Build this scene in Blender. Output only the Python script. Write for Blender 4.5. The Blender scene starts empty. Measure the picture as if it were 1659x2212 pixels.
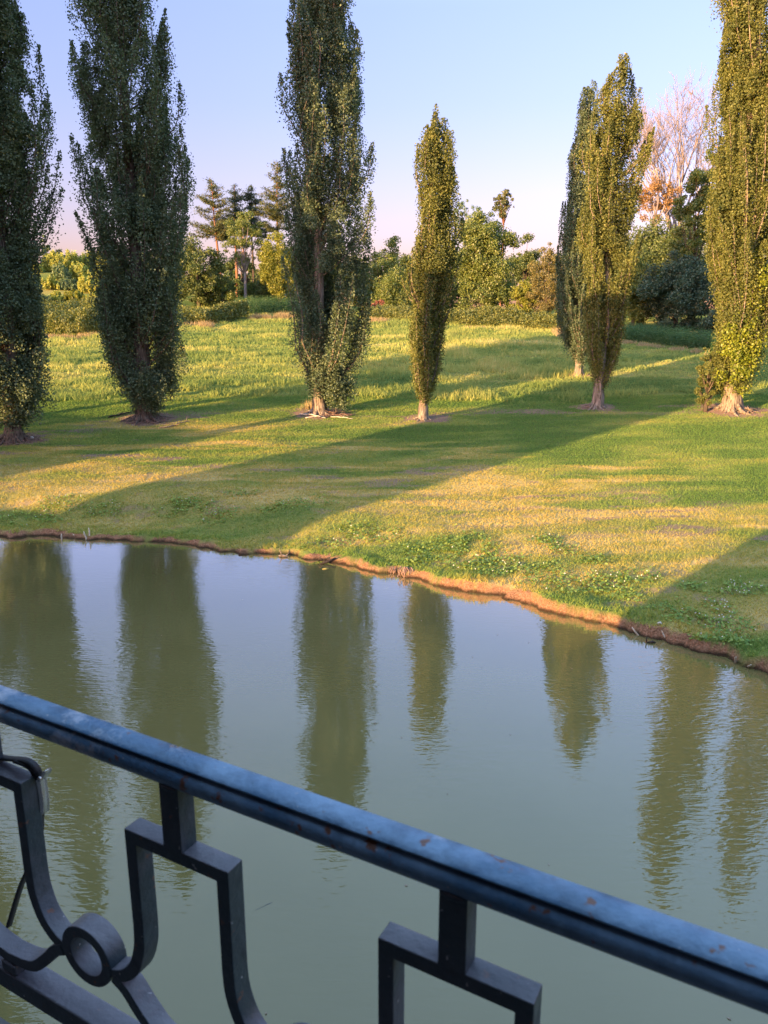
import bpy, math
import numpy as np
from mathutils import Vector

rng = np.random.default_rng(11)
R = math.radians
scene = bpy.context.scene
COL = scene.collection

# ------------------------------------------------------------------ camera numbers
CAM_H = 7.8
PITCH = R(14.0)
FPX = 1661.0                      # focal length for a picture 1659 wide
SUN_E = R(6.0)
SUN_AZ = R(46.0)                  # light travels toward +x,+y
HX, HY = math.sin(SUN_AZ), math.cos(SUN_AZ)


def ray(px, py):
    x, y = (px - 829.5) / FPX, -(py - 1106) / FPX
    c, s = math.cos(PITCH), math.sin(PITCH)
    return np.array([x, c + y * s, -s + y * c])


def at(px, py, Y):
    """point of the line of sight through a place in the photograph at forward distance Y"""
    r = ray(px, py)
    return np.array([0, 0, CAM_H]) + r * (Y / r[1])


def uv(u, v):
    """sun-aligned ground coordinates (u across the light, v along it) to x, y"""
    return HY * u + HX * v, -HX * u + HY * v


# ------------------------------------------------------------------ noise
PERM = rng.permutation(256)
VAL = rng.random(256)


def vnoise(x, y):
    x = np.asarray(x, float); y = np.asarray(y, float)
    ix = np.floor(x).astype(int); iy = np.floor(y).astype(int)
    fx = x - ix; fy = y - iy
    fx = fx * fx * (3 - 2 * fx); fy = fy * fy * (3 - 2 * fy)
    def hsh(a, b):
        return VAL[PERM[(PERM[a & 255] + b) & 255]]
    a = hsh(ix, iy); b = hsh(ix + 1, iy); c = hsh(ix, iy + 1); d = hsh(ix + 1, iy + 1)
    return (a + (b - a) * fx) * (1 - fy) + (c + (d - c) * fx) * fy


def fbm(x, y, o=4):
    t = 0; a = .5; s = 0
    for i in range(o):
        t = t + a * vnoise(x + 17.3 * i, y - 9.1 * i); s += a
        x = x * 2.03; y = y * 2.03; a *= .5
    return t / s


def sstep(a, b, x):
    t = np.clip((x - a) / (b - a), 0, 1)
    return t * t * (3 - 2 * t)


# ------------------------------------------------------------------ terrain
SHORE = np.array([(-140, 40), (-60, 31), (-30, 28.8), (-20, 28), (-14.3, 27.58), (-12.5, 27.33), (-10.9, 27.26), (-8.94, 26.96),
                  (-7.1, 26.36), (-5.64, 25.68), (-4.26, 25.14), (-2.8, 24.77), (-1.68, 24.26), (.45, 23.07), (1.01, 22.62),
                  (2.35, 21.65), (3.59, 20.8), (4.73, 19.89), (5.77, 19.06), (6.66, 18.05), (7.49, 17.6), (8.12, 17.0),
                  (8.75, 15.97), (9.7, 14), (11, 10), (13, 4), (16, -6), (20, -30), (24, -140)], float)


def shore_dist(x, y):
    """signed distance to the water's edge, land positive"""
    x = np.asarray(x, float); y = np.asarray(y, float)
    best = np.full(x.shape, 1e9); sgn = np.ones(x.shape)
    for (x0, y0), (x1, y1) in zip(SHORE[:-1], SHORE[1:]):
        dx, dy = x1 - x0, y1 - y0
        L = dx * dx + dy * dy
        t = np.clip(((x - x0) * dx + (y - y0) * dy) / L, 0, 1)
        d = np.hypot(x - x0 - t * dx, y - y0 - t * dy)
        cr = dx * (y - y0) - dy * (x - x0)
        m = d < best
        best = np.where(m, d, best); sgn = np.where(m, np.where(cr > 0, 1., -1.), sgn)
    return best * sgn


def shore_s(x, y):
    s = shore_dist(x, y)
    w = np.exp(-(s / 3.0) ** 2)
    return s + w * ((fbm(np.asarray(x) * .8, np.asarray(y) * .8, 3) - .5) * .95 + (vnoise(np.asarray(x) * 3.1, np.asarray(y) * 3.1) - .5) * .22 + (vnoise(np.asarray(x) * 7, np.asarray(y) * 7) - .5) * .16)


TREES_XY = [(-19.18, 39.57), (-13.82, 44.6), (-3.88, 46.29), (2.24, 44.6), (13.25, 47.96), (15.01, 60.08), (21.29, 47.25)]


def height(x, y, s=None):
    x = np.asarray(x, float); y = np.asarray(y, float)
    if s is None:
        s = shore_s(x, y)
    yy = np.minimum(y, 108) + .25 * np.maximum(y - 108, 0) * (y < 260) + .25 * 152 * (y >= 260)
    plane = 2.1 + .09 * (yy - 43)
    low = .32 + .035 * np.clip(s, 0, 40)
    k = .25
    zp = np.logaddexp(plane / k, low / k) * k
    zp = zp + 9 * np.exp(-((x + 62) / 42) ** 2 - ((y - 150) / 40) ** 2)
    zp = zp + (fbm(x / 7, y / 7, 3) - .5) * .22 * sstep(1, 6, s) + (fbm(x / 1.6, y / 1.6, 2) - .5) * .10 * sstep(.5, 3, s)
    rough = sstep(50, 56, y)
    zp = zp + rough * (fbm(x / 3.2 + y * .05, y / 1.4 + 5, 3) - .5) * .38
    for tx, ty in TREES_XY:
        d = np.hypot(x - tx, y - ty)
        zp = zp + .16 * np.exp(-(d / 1.1) ** 2)
    lip = .15 + .12 * sstep(-5, 3, x) + .16 * (fbm(x * 1.1 + 7, y * 1.1, 3) - .5) * 2 * .8
    land = lip * sstep(-.03, .2, s) + (zp - lip) * sstep(.12, 3.6, s)
    bed = -.04 - 1.3 * sstep(0, 2.5, -s)
    return np.where(s > -.03, land - .03 * (1 - sstep(-.03, .05, s)), bed)


def gz(x, y):
    return float(height(np.array([x]), np.array([y]))[0])


def ground(px, py):
    r = ray(px, py)
    ts = np.linspace(8, 320, 2600)
    P = r[None, :] * (ts / r[1])[:, None]
    z = height(P[:, 0], P[:, 1]) - CAM_H
    i = np.argmax(P[:, 2] < z)
    return np.array([P[i, 0], P[i, 1], z[i] + CAM_H])


def dryness(x, y):
    """0 lush green ... 1 straw dry"""
    s = shore_dist(x, y)
    n = fbm(x / 4.5 + 3, y / 1.3 - x * .12, 4)
    base = .34 * (1 - sstep(9, 16, s)) + .15
    base = base + .20 * np.exp(-((x - 4) / 7) ** 2 - ((s - 4) / 5) ** 2)
    base = base + .25 * np.exp(-((x + 15) / 6) ** 2 - ((s - 3.5) / 2.5) ** 2)
    d = base + (n - .5) * 1.6
    d = d + .5 * sstep(.56, .68, fbm(x / 5 + 40, y / .9, 3)) * sstep(3, 6, s) * (1 - sstep(14, 19, s))
    field = sstep(50, 56, y)
    df = .30 + (fbm(x / 6, y / 2.4 + 8, 4) - .5) * 1.7
    return np.clip(d * (1 - field) + df * field, 0, 1)


def bareness(x, y):
    n = fbm(x * 1.3, y * 1.3, 4)
    b = np.zeros(np.shape(x))
    for i, (tx, ty) in enumerate(TREES_XY):
        rad = [2.1, 2.2, 2.1, 1.5, 1.6, 1.5, 2.5][i]
        d = np.hypot((x - tx), (y - ty) * 1.15)
        b = np.maximum(b, sstep(rad * 1.15, rad * .7, d + (n - .5) * 2.0))
    # worn strips along the row of poplars
    row = np.interp(x, [-30, -19, -14, -4, 2, 13, 21, 30], [40, 39.9, 44.6, 46, 44.6, 48, 47, 47])
    b = np.maximum(b, .8 * sstep(.50, .62, fbm(x / 4 + 11, y / 1.1, 4)) * np.exp(-((y - row) / 1.8) ** 2))
    s = shore_dist(x, y)
    b = np.maximum(b, .85 * sstep(.58, .68, fbm(x / 2.6 + 21, y / .7 - x * .1, 3)) * np.exp(-((s - 9) / 3.5) ** 2))
    b = np.maximum(b, .5 * sstep(.62, .72, fbm(x / 1.1 + 31, y / .6, 3)) * sstep(.4, 1, s) * (1 - sstep(6, 9, s)))
    return np.clip(b, 0, 1)


# ------------------------------------------------------------------ mesh helpers
class Acc:
    def __init__(self):
        self.V = []; self.Q = []; self.n = 0; self.A = []

    def add(self, V, Q, a=None):
        V = np.asarray(V, float); Q = np.asarray(Q, int)
        if len(V) == 0:
            return
        self.V.append(V); self.Q.append(Q + self.n); self.n += len(V)
        if a is not None:
            self.A.append(np.broadcast_to(a, (len(V),)))

    def build(self, name, mat, parent=None, smooth=False, origin=None):
        V = np.concatenate(self.V)
        me = bpy.data.meshes.new(name)
        if origin is not None:
            V = V - np.asarray(origin)
        me.vertices.add(len(V)); me.vertices.foreach_set('co', V.astype(np.float32).ravel())
        sizes = [q.shape[1] for q in self.Q for _ in range(len(q))] if False else None
        tot = np.concatenate([np.full(len(q), q.shape[1]) for q in self.Q])
        loops = np.concatenate([q.ravel() for q in self.Q])
        me.loops.add(len(loops)); me.loops.foreach_set('vertex_index', loops.astype(np.int32))
        me.polygons.add(len(tot))
        st = np.concatenate([[0], np.cumsum(tot)[:-1]])
        me.polygons.foreach_set('loop_start', st.astype(np.int32))
        if smooth:
            me.polygons.foreach_set('use_smooth', np.ones(len(tot), bool))
        if self.A:
            at_ = me.attributes.new('tint', 'FLOAT', 'POINT')
            at_.data.foreach_set('value', np.concatenate(self.A).astype(np.float32))
        me.update(calc_edges=True)
        me.materials.append(mat)
        o = bpy.data.objects.new(name, me)
        COL.objects.link(o)
        if origin is not None:
            o.location = origin
        if parent is not None:
            o.parent = parent
        return o


def tag(o, label=None, cat=None, group=None, kind=None):
    for k, v in (('label', label), ('category', cat), ('group', group), ('kind', kind)):
        if v:
            o[k] = v
    return o


def empty(name, loc, label, cat, group=None):
    o = bpy.data.objects.new(name, None)
    COL.objects.link(o)
    o.location = loc
    o.empty_display_size = .2
    return tag(o, label, cat, group)


def tube(pts, rad, n=6, cap=True):
    pts = np.asarray(pts, float); m = len(pts)
    rad = np.broadcast_to(np.asarray(rad, float), (m,))
    T = np.gradient(pts, axis=0); T /= np.linalg.norm(T, axis=1)[:, None] + 1e-12
    ref = np.array([1., 0, 0]) if abs(T[0, 0]) < .8 else np.array([0, 1., 0])
    A = np.cross(T, ref); A /= np.linalg.norm(A, axis=1)[:, None] + 1e-12
    B = np.cross(T, A)
    an = np.arange(n) / n * 2 * np.pi
    V = pts[:, None, :] + rad[:, None, None] * (np.cos(an)[None, :, None] * A[:, None, :] + np.sin(an)[None, :, None] * B[:, None, :])
    V = V.reshape(-1, 3)
    i = np.arange(m - 1)[:, None] * n; j = np.arange(n)[None, :]; k = (j + 1) % n
    Q = np.stack([i + j, i + k, i + n + k, i + n + j], -1).reshape(-1, 4)
    if cap:
        c = len(V)
        V = np.vstack([V, pts[0] - T[0] * rad[0] * .3, pts[-1] + T[-1] * rad[-1] * .5])
        jj = np.arange(n); kk = (jj + 1) % n
        Q = np.vstack([Q, np.stack([np.full(n, c), kk, jj, jj], 1)[:, [0, 1, 2, 2]] * 0 + np.stack([np.full(n, c), kk, jj, np.full(n, c)], 1)]) if False else Q
        caps = [np.stack([np.full(n, c), kk, jj], 1), np.stack([np.full(n, c + 1), (m - 1) * n + jj, (m - 1) * n + kk], 1)]
        return V, Q, np.vstack(caps)
    return V, Q, None


def add_tube(acc, pts, rad, n=6, a=None):
    V, Q, C = tube(pts, rad, n)
    b = acc.n
    acc.add(V, Q, a)
    acc.Q.append(C + b)


def unit(n, g=None):
    v = (g or rng).normal(size=(n, 3))
    return v / (np.linalg.norm(v, axis=1)[:, None] + 1e-9)


def leaves(acc, C, size, asp=.8, flat=0.0, tint=None, up=0.0):
    """one small four-cornered leaf per centre, each turned its own way"""
    n = len(C)
    if n == 0:
        return
    N = unit(n)
    N[:, 2] += flat * np.sign(N[:, 2] + 1e-6); N /= np.linalg.norm(N, axis=1)[:, None]
    r = unit(n)
    if up:
        r = r * (1 - up) + np.array([0, 0, 1.]) * up
    A = np.cross(N, r); A /= np.linalg.norm(A, axis=1)[:, None] + 1e-9
    B = np.cross(N, A)
    L = (size * rng.uniform(.7, 1.3, n))[:, None] * .5
    V = np.stack([C - B * L, C + A * L * asp, C + B * L, C - A * L * asp], 1).reshape(-1, 3)
    Q = np.arange(4 * n).reshape(-1, 4)
    acc.add(V, Q, None if tint is None else np.repeat(tint, 4))


# ------------------------------------------------------------------ materials
def mat_new(name):
    m = bpy.data.materials.new(name)
    m.use_nodes = True
    nt = m.node_tree
    nt.nodes.clear()
    out = nt.nodes.new('ShaderNodeOutputMaterial')
    return m, nt, out


def nd(nt, t, **kw):
    n = nt.nodes.new(t)
    for k, v in kw.items():
        if k in n.inputs.keys() if hasattr(n.inputs, 'keys') else False:
            n.inputs[k].default_value = v
        else:
            setattr(n, k, v)
    return n


def ramp(nt, stops, fac=None):
    r = nt.nodes.new('ShaderNodeValToRGB')
    el = r.color_ramp.elements
    while len(el) < len(stops):
        el.new(.5)
    for e, (p, c) in zip(el, stops):
        e.position = p; e.color = (*c, 1)
    if fac is not None:
        nt.links.new(fac, r.inputs[0])
    return r


def leaf_mat(name, dark, light, trans=.35, gloss=.04, rough=.45, attr=False, k=1.45):
    dark = tuple(v * k for v in dark); light = tuple(v * k for v in light)
    m, nt, out = mat_new(name)
    if attr:
        a = nd(nt, 'ShaderNodeAttribute', attribute_name='tint')
        fac = a.outputs['Fac']
    else:
        g = nd(nt, 'ShaderNodeNewGeometry')
        tc = nd(nt, 'ShaderNodeTexCoord')
        no = nd(nt, 'ShaderNodeTexNoise'); no.inputs['Scale'].default_value = .8
        nt.links.new(tc.outputs['Object'], no.inputs['Vector'])
        mx = nd(nt, 'ShaderNodeMath', operation='MULTIPLY_ADD')
        nt.links.new(g.outputs['Random Per Island'], mx.inputs[0]); mx.inputs[1].default_value = .6
        ad = nd(nt, 'ShaderNodeMath', operation='MULTIPLY_ADD')
        nt.links.new(no.outputs['Fac'], ad.inputs[0]); ad.inputs[1].default_value = 1.2; ad.inputs[2].default_value = -.4
        nt.links.new(ad.outputs[0], mx.inputs[2])
        fac = mx.outputs[0]
    r = ramp(nt, [(0.1, dark), (.9, light)], fac)
    d = nd(nt, 'ShaderNodeBsdfDiffuse'); t = nd(nt, 'ShaderNodeBsdfTranslucent')
    gl = nd(nt, 'ShaderNodeBsdfGlossy'); gl.inputs['Roughness'].default_value = rough
    nt.links.new(r.outputs[0], d.inputs[0])
    hs = nd(nt, 'ShaderNodeMix', data_type='RGBA', blend_type='MULTIPLY')
    hs.inputs[0].default_value = 1
    nt.links.new(r.outputs[0], hs.inputs[6]); hs.inputs[7].default_value = (1.25, 1.2, .6, 1)
    nt.links.new(hs.outputs[2], t.inputs[0])
    m1 = nd(nt, 'ShaderNodeMixShader'); m1.inputs[0].default_value = trans
    nt.links.new(d.outputs[0], m1.inputs[1]); nt.links.new(t.outputs[0], m1.inputs[2])
    m2 = nd(nt, 'ShaderNodeMixShader'); m2.inputs[0].default_value = gloss
    nt.links.new(m1.outputs[0], m2.inputs[1]); nt.links.new(gl.outputs[0], m2.inputs[2])
    nt.links.new(m2.outputs[0], out.inputs[0])
    return m


def bark_mat(name, c0, c1, scale=6, stretch=.15, bump=.6):
    m, nt, out = mat_new(name)
    tc = nd(nt, 'ShaderNodeTexCoord')
    mp = nd(nt, 'ShaderNodeMapping'); mp.inputs['Scale'].default_value = (scale, scale, scale * stretch)
    nt.links.new(tc.outputs['Object'], mp.inputs[0])
    no = nd(nt, 'ShaderNodeTexNoise'); no.inputs['Scale'].default_value = 1.0; no.inputs['Detail'].default_value = 6
    nt.links.new(mp.outputs[0], no.inputs['Vector'])
    r = ramp(nt, [(.35, c0), (.65, c1)], no.outputs['Fac'])
    b = nd(nt, 'ShaderNodeBsdfPrincipled'); b.inputs['Roughness'].default_value = .85
    b.inputs['Specular IOR Level'].default_value = .2
    bp = nd(nt, 'ShaderNodeBump'); bp.inputs['Strength'].default_value = bump; bp.inputs['Distance'].default_value = .05
    nt.links.new(no.outputs['Fac'], bp.inputs['Height'])
    nt.links.new(bp.outputs[0], b.inputs['Normal'])
    nt.links.new(r.outputs[0], b.inputs['Base Color'])
    nt.links.new(b.outputs[0], out.inputs[0])
    return m


M = {}
M['poplar_shade'] = leaf_mat('poplar leaves shade tint', (.042, .070, .040), (.135, .172, .090), .28, .04, .6)  # bluer copy of the poplar leaves, shade put into the colour
M['poplar'] = leaf_mat('poplar leaves', (.048, .066, .018), (.165, .175, .045), .32, .03, .6)
M['poplar_bright'] = leaf_mat('poplar shoots', (.09, .13, .012), (.25, .27, .03), .35, .04)
M['oak'] = leaf_mat('dark oak leaves', (.040, .062, .022), (.12, .15, .045), .28, .03)
M['lime'] = leaf_mat('mid green leaves', (.055, .085, .022), (.17, .20, .05), .32, .04)
M['birch'] = leaf_mat('yellow green leaves', (.09, .11, .02), (.24, .25, .045), .38, .03)
M['willow'] = leaf_mat('willow leaves', (.17, .20, .05), (.42, .43, .11), .4, .03)
M['blue_willow'] = leaf_mat('grey willow leaves', (.06, .11, .06), (.17, .22, .11), .35, .03)
M['holly'] = leaf_mat('holm oak leaves', (.024, .045, .028), (.070, .110, .065), .15, .03)
M['pine'] = leaf_mat('pine needles', (.035, .055, .025), (.12, .125, .05), .15, .03)
M['spruce'] = leaf_mat('spruce needles', (.028, .048, .032), (.08, .105, .062), .15, .03)
M['bramble'] = leaf_mat('bramble leaves', (.055, .075, .020), (.20, .21, .06), .3, .04)
M['brown_bush'] = leaf_mat('brown leaves', (.07, .068, .026), (.18, .155, .055), .3, .03)
M['rust'] = leaf_mat('orange lit twig leaves', (.11, .07, .03), (.32, .19, .08), .25, .03)  # orange sunlight on bare twigs, put into the leaf colour
M['red_bush'] = leaf_mat('red leaves', (.14, .05, .035), (.30, .13, .09), .3, .03)
M['nettle'] = leaf_mat('nettle leaves', (.030, .075, .028), (.085, .155, .055), .3, .03)
M['bark'] = bark_mat('poplar bark', (.08, .06, .045), (.38, .31, .25), 15, .09, 1)
M['bark_brown'] = bark_mat('brown poplar bark', (.055, .04, .032), (.22, .17, .135), 15, .1, 1)
M['bark_dark'] = bark_mat('dark bark', (.05, .04, .032), (.15, .115, .085), 7, .15)
M['bark_red'] = bark_mat('pine bark', (.16, .075, .045), (.34, .17, .10), 6, .2)
M['bark_pale'] = bark_mat('dead wood', (.24, .20, .20), (.42, .35, .34), 5, .15)
M['wood'] = bark_mat('driftwood', (.14, .10, .07), (.38, .29, .22), 20, .3)
M['pale_wood'] = bark_mat('bleached wood', (.42, .35, .26), (.68, .60, .48), 20, .3)
M['black_wood'] = bark_mat('wet wood', (.03, .025, .02), (.07, .05, .045), 20, .3)
M['twig'] = bark_mat('dead twigs', (.17, .10, .08), (.34, .23, .18), 20, .3)


def grass_mat(name, stops, trans=.35, kk=1.72):
    m, nt, out = mat_new(name)
    a = nd(nt, 'ShaderNodeAttribute', attribute_name='tint')
    r = ramp(nt, [(p, tuple(min(.8, v * kk) for v in c)) for p, c in stops], a.outputs['Fac'])
    d = nd(nt, 'ShaderNodeBsdfDiffuse'); t = nd(nt, 'ShaderNodeBsdfTranslucent')
    nt.links.new(r.outputs[0], d.inputs[0]); nt.links.new(r.outputs[0], t.inputs[0])
    m1 = nd(nt, 'ShaderNodeMixShader'); m1.inputs[0].default_value = trans
    nt.links.new(d.outputs[0], m1.inputs[1]); nt.links.new(t.outputs[0], m1.inputs[2])
    nt.links.new(m1.outputs[0], out.inputs[0])
    return m


GREENS = [(0, (.095, .16, .038)), (.35, (.17, .22, .05)), (.65, (.26, .235, .055)), (1, (.40, .29, .09))]
M['grass'] = grass_mat('turf grass', GREENS)
M['meadow'] = grass_mat('meadow grass', [(0, (.12, .17, .05)), (.4, (.22, .245, .07)), (.75, (.33, .31, .10)), (1, (.46, .38, .17))], kk=1.8)
M['straw'] = grass_mat('straw', [(0, (.20, .16, .075)), (1, (.36, .27, .15))])


def ground_mat():
    m, nt, out = mat_new('ground')
    L = nt.links.new
    def attr(n):
        return nd(nt, 'ShaderNodeAttribute', attribute_name=n).outputs['Fac']
    tc = nd(nt, 'ShaderNodeTexCoord')
    n1 = nd(nt, 'ShaderNodeTexNoise'); n1.inputs['Scale'].default_value = 3.0; n1.inputs['Detail'].default_value = 8
    n2 = nd(nt, 'ShaderNodeTexNoise'); n2.inputs['Scale'].default_value = 22; n2.inputs['Detail'].default_value = 6
    L(tc.outputs['Object'], n1.inputs['Vector']); L(tc.outputs['Object'], n2.inputs['Vector'])
    ad = nd(nt, 'ShaderNodeMath', operation='MULTIPLY_ADD')
    L(n2.outputs['Fac'], ad.inputs[0]); ad.inputs[1].default_value = .7
    sb = nd(nt, 'ShaderNodeMath', operation='SUBTRACT'); L(attr('dry'), sb.inputs[0]); sb.inputs[1].default_value = .35
    L(sb.outputs[0], ad.inputs[2])
    g = ramp(nt, [(0, (.105, .15, .04)), (.4, (.19, .22, .06)), (.7, (.31, .27, .085)), (1, (.46, .36, .15))], ad.outputs[0])
    soil = ramp(nt, [(.3, (.17, .085, .05)), (.5, (.30, .155, .09)), (.75, (.42, .25, .16))], n2.outputs['Fac'])
    bare = ramp(nt, [(.3, (.14, .085, .065)), (.55, (.28, .19, .14)), (.8, (.42, .31, .23))], n2.outputs['Fac'])
    mx = nd(nt, 'ShaderNodeMix', data_type='RGBA'); L(g.outputs[0], mx.inputs[6]); L(bare.outputs[0], mx.inputs[7])
    L(attr('bare'), mx.inputs[0])
    ge = nd(nt, 'ShaderNodeNewGeometry'); sp = nd(nt, 'ShaderNodeSeparateXYZ'); L(ge.outputs['Position'], sp.inputs[0])
    zn = nd(nt, 'ShaderNodeMath', operation='MULTIPLY_ADD'); L(n1.outputs['Fac'], zn.inputs[0]); zn.inputs[1].default_value = -.16; L(sp.outputs['Z'], zn.inputs[2])
    wet = nd(nt, 'ShaderNodeMapRange'); wet.inputs['From Min'].default_value = -.055; wet.inputs['From Max'].default_value = .02; L(zn.outputs[0], wet.inputs['Value'])
    wm = nd(nt, 'ShaderNodeMix', data_type='RGBA'); L(wet.outputs[0], wm.inputs[0]); wm.inputs[6].default_value = (.055, .035, .022, 1); L(soil.outputs[0], wm.inputs[7])
    mx2 = nd(nt, 'ShaderNodeMix', data_type='RGBA'); L(mx.outputs[2], mx2.inputs[6]); L(wm.outputs[2], mx2.inputs[7])
    L(attr('soil'), mx2.inputs[0])
    b = nd(nt, 'ShaderNodeBsdfDiffuse'); b.inputs['Roughness'].default_value = .6
    bp = nd(nt, 'ShaderNodeBump'); bp.inputs['Strength'].default_value = .8; bp.inputs['Distance'].default_value = .06
    L(n2.outputs['Fac'], bp.inputs['Height']); L(bp.outputs[0], b.inputs['Normal'])
    L(mx2.outputs[2], b.inputs['Color'])
    L(b.outputs[0], out.inputs[0])
    return m


def water_mat():
    m, nt, out = mat_new('pond water')
    L = nt.links.new
    tc = nd(nt, 'ShaderNodeTexCoord')
    mp = nd(nt, 'ShaderNodeMapping'); mp.inputs['Rotation'].default_value = (0, 0, R(14)); mp.inputs['Scale'].default_value = (4.2, 12.5, 1)
    L(tc.outputs['Object'], mp.inputs[0])
    n1 = nd(nt, 'ShaderNodeTexNoise'); n1.inputs['Scale'].default_value = 1; n1.inputs['Detail'].default_value = 1.5; n1.inputs['Distortion'].default_value = .7
    L(mp.outputs[0], n1.inputs['Vector'])
    mp2 = nd(nt, 'ShaderNodeMapping'); mp2.inputs['Rotation'].default_value = (0, 0, R(-24)); mp2.inputs['Scale'].default_value = (1.6, 4.2, 1)
    L(tc.outputs['Object'], mp2.inputs[0])
    n2 = nd(nt, 'ShaderNodeTexNoise'); n2.inputs['Scale'].default_value = 1; n2.inputs['Detail'].default_value = 1
    L(mp2.outputs[0], n2.inputs['Vector'])
    n3 = nd(nt, 'ShaderNodeTexNoise'); n3.inputs['Scale'].default_value = .22; n3.inputs['Detail'].default_value = 2
    L(tc.outputs['Object'], n3.inputs['Vector'])
    amp = nd(nt, 'ShaderNodeMapRange'); amp.inputs['From Min'].default_value = .35; amp.inputs['From Max'].default_value = .68
    amp.inputs['To Min'].default_value = .15; amp.inputs['To Max'].default_value = 1.0
    L(n3.outputs['Fac'], amp.inputs['Value'])
    s = nd(nt, 'ShaderNodeMath', operation='MULTIPLY_ADD'); L(n2.outputs['Fac'], s.inputs[0]); s.inputs[1].default_value = .8
    L(n1.outputs['Fac'], s.inputs[2])
    mu = nd(nt, 'ShaderNodeMath', operation='MULTIPLY'); L(s.outputs[0], mu.inputs[0]); L(amp.outputs[0], mu.inputs[1])
    bp = nd(nt, 'ShaderNodeBump'); bp.inputs['Strength'].default_value = 1; bp.inputs['Distance'].default_value = .0044
    L(mu.outputs[0], bp.inputs['Height'])
    n4 = nd(nt, 'ShaderNodeTexNoise'); n4.inputs['Scale'].default_value = .35; n4.inputs['Detail'].default_value = 3
    L(tc.outputs['Object'], n4.inputs['Vector'])
    c = ramp(nt, [(.3, (.142, .124, .044)), (.7, (.165, .145, .055))], n4.outputs['Fac'])
    d = nd(nt, 'ShaderNodeBsdfDiffuse'); L(c.outputs[0], d.inputs[0])
    gl = nd(nt, 'ShaderNodeBsdfGlossy'); gl.inputs['Roughness'].default_value = .015; gl.inputs['Color'].default_value = (1, .96, .93, 1)
    L(bp.outputs[0], gl.inputs['Normal'])
    fr = nd(nt, 'ShaderNodeFresnel'); fr.inputs['IOR'].default_value = 1.333; L(bp.outputs[0], fr.inputs['Normal'])
    fm = nd(nt, 'ShaderNodeMath', operation='MULTIPLY', use_clamp=True); L(fr.outputs[0], fm.inputs[0]); fm.inputs[1].default_value = 3.3
    mx = nd(nt, 'ShaderNodeMixShader'); L(fm.outputs[0], mx.inputs[0]); L(d.outputs[0], mx.inputs[1]); L(gl.outputs[0], mx.inputs[2])
    L(mx.outputs[0], out.inputs[0])
    return m


def paint_mat(name, base, worn, rust=(.20, .085, .05), wear=.6, rough=.38, rust_at=.72, chalk=None, dust=None):
    """old gloss paint: faded patches, white specks, rust chips, brush-marked bumps; chalk adds pale droppings toward one end"""
    m, nt, out = mat_new(name)
    L = nt.links.new
    tc = nd(nt, 'ShaderNodeTexCoord')
    def noise(sc, det=4, rg=.6):
        n = nd(nt, 'ShaderNodeTexNoise'); n.inputs['Scale'].default_value = sc; n.inputs['Detail'].default_value = det; n.inputs['Roughness'].default_value = rg
        L(tc.outputs['Object'], n.inputs['Vector']); return n.outputs['Fac']
    def over(fac, lo, col, c):
        mx = nd(nt, 'ShaderNodeMix', data_type='RGBA'); L(fac, mx.inputs[0])
        if isinstance(lo, tuple):
            mx.inputs[6].default_value = (*lo, 1)
        else:
            L(lo, mx.inputs[6])
        mx.inputs[7].default_value = (*c, 1)
        return mx.outputs[2]
    def step(fac, a, w_, top=1.):
        return ramp(nt, [(a - w_, (0, 0, 0)), (a + w_, (top,) * 3)], fac).outputs[0]
    n1 = noise(11, 6); nm = noise(4, 3)
    c = over(step(n1, wear, .09), base, None, worn)
    c = over(step(noise(30, 5), .60, .10, .55), c, None, tuple(v * .45 for v in base))
    c = over(step(noise(46, 3), rust_at, .03), c, None, rust)
    c = over(step(noise(95, 2), .735, .02), c, None, (.50, .50, .52))
    if chalk:
        sp = nd(nt, 'ShaderNodeSeparateXYZ'); L(tc.outputs['Object'], sp.inputs[0])
        mr = nd(nt, 'ShaderNodeMapRange'); mr.inputs['From Min'].default_value = chalk[0]; mr.inputs['From Max'].default_value = chalk[1]
        mr.inputs['To Min'].default_value = .33; mr.inputs['To Max'].default_value = 0; L(sp.outputs['X'], mr.inputs['Value'])
        ad = nd(nt, 'ShaderNodeMath', operation='ADD'); L(noise(13, 6, .7), ad.inputs[0]); L(mr.outputs[0], ad.inputs[1])
        c = over(step(ad.outputs[0], .68, .06, .85), c, None, (.56, .58, .66))
    if dust:
        ge = nd(nt, 'ShaderNodeNewGeometry'); sz = nd(nt, 'ShaderNodeSeparateXYZ'); L(ge.outputs['Normal'], sz.inputs[0])
        dm = nd(nt, 'ShaderNodeMath', operation='MULTIPLY'); L(step(sz.outputs['Z'], .6, .25), dm.inputs[0]); L(ramp(nt, [(.3, (.25,) * 3), (.6, (.9,) * 3)], nm).outputs[0], dm.inputs[1])
        c = over(dm.outputs[0], c, None, dust)
    b = nd(nt, 'ShaderNodeBsdfPrincipled')
    L(c, b.inputs['Base Color'])
    L(ramp(nt, [(.35, (rough - .14,) * 3), (.65, (rough + .22,) * 3)], n1).outputs[0], b.inputs['Roughness'])
    ma = nd(nt, 'ShaderNodeMath', operation='MULTIPLY_ADD'); L(noise(28, 3), ma.inputs[0]); ma.inputs[1].default_value = 1.0; L(noise(90, 3), ma.inputs[2])
    bp = nd(nt, 'ShaderNodeBump'); bp.inputs['Strength'].default_value = .5; bp.inputs['Distance'].default_value = .003
    L(ma.outputs[0], bp.inputs['Height']); L(bp.outputs[0], b.inputs['Normal'])
    L(b.outputs[0], out.inputs[0])
    return m


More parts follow.
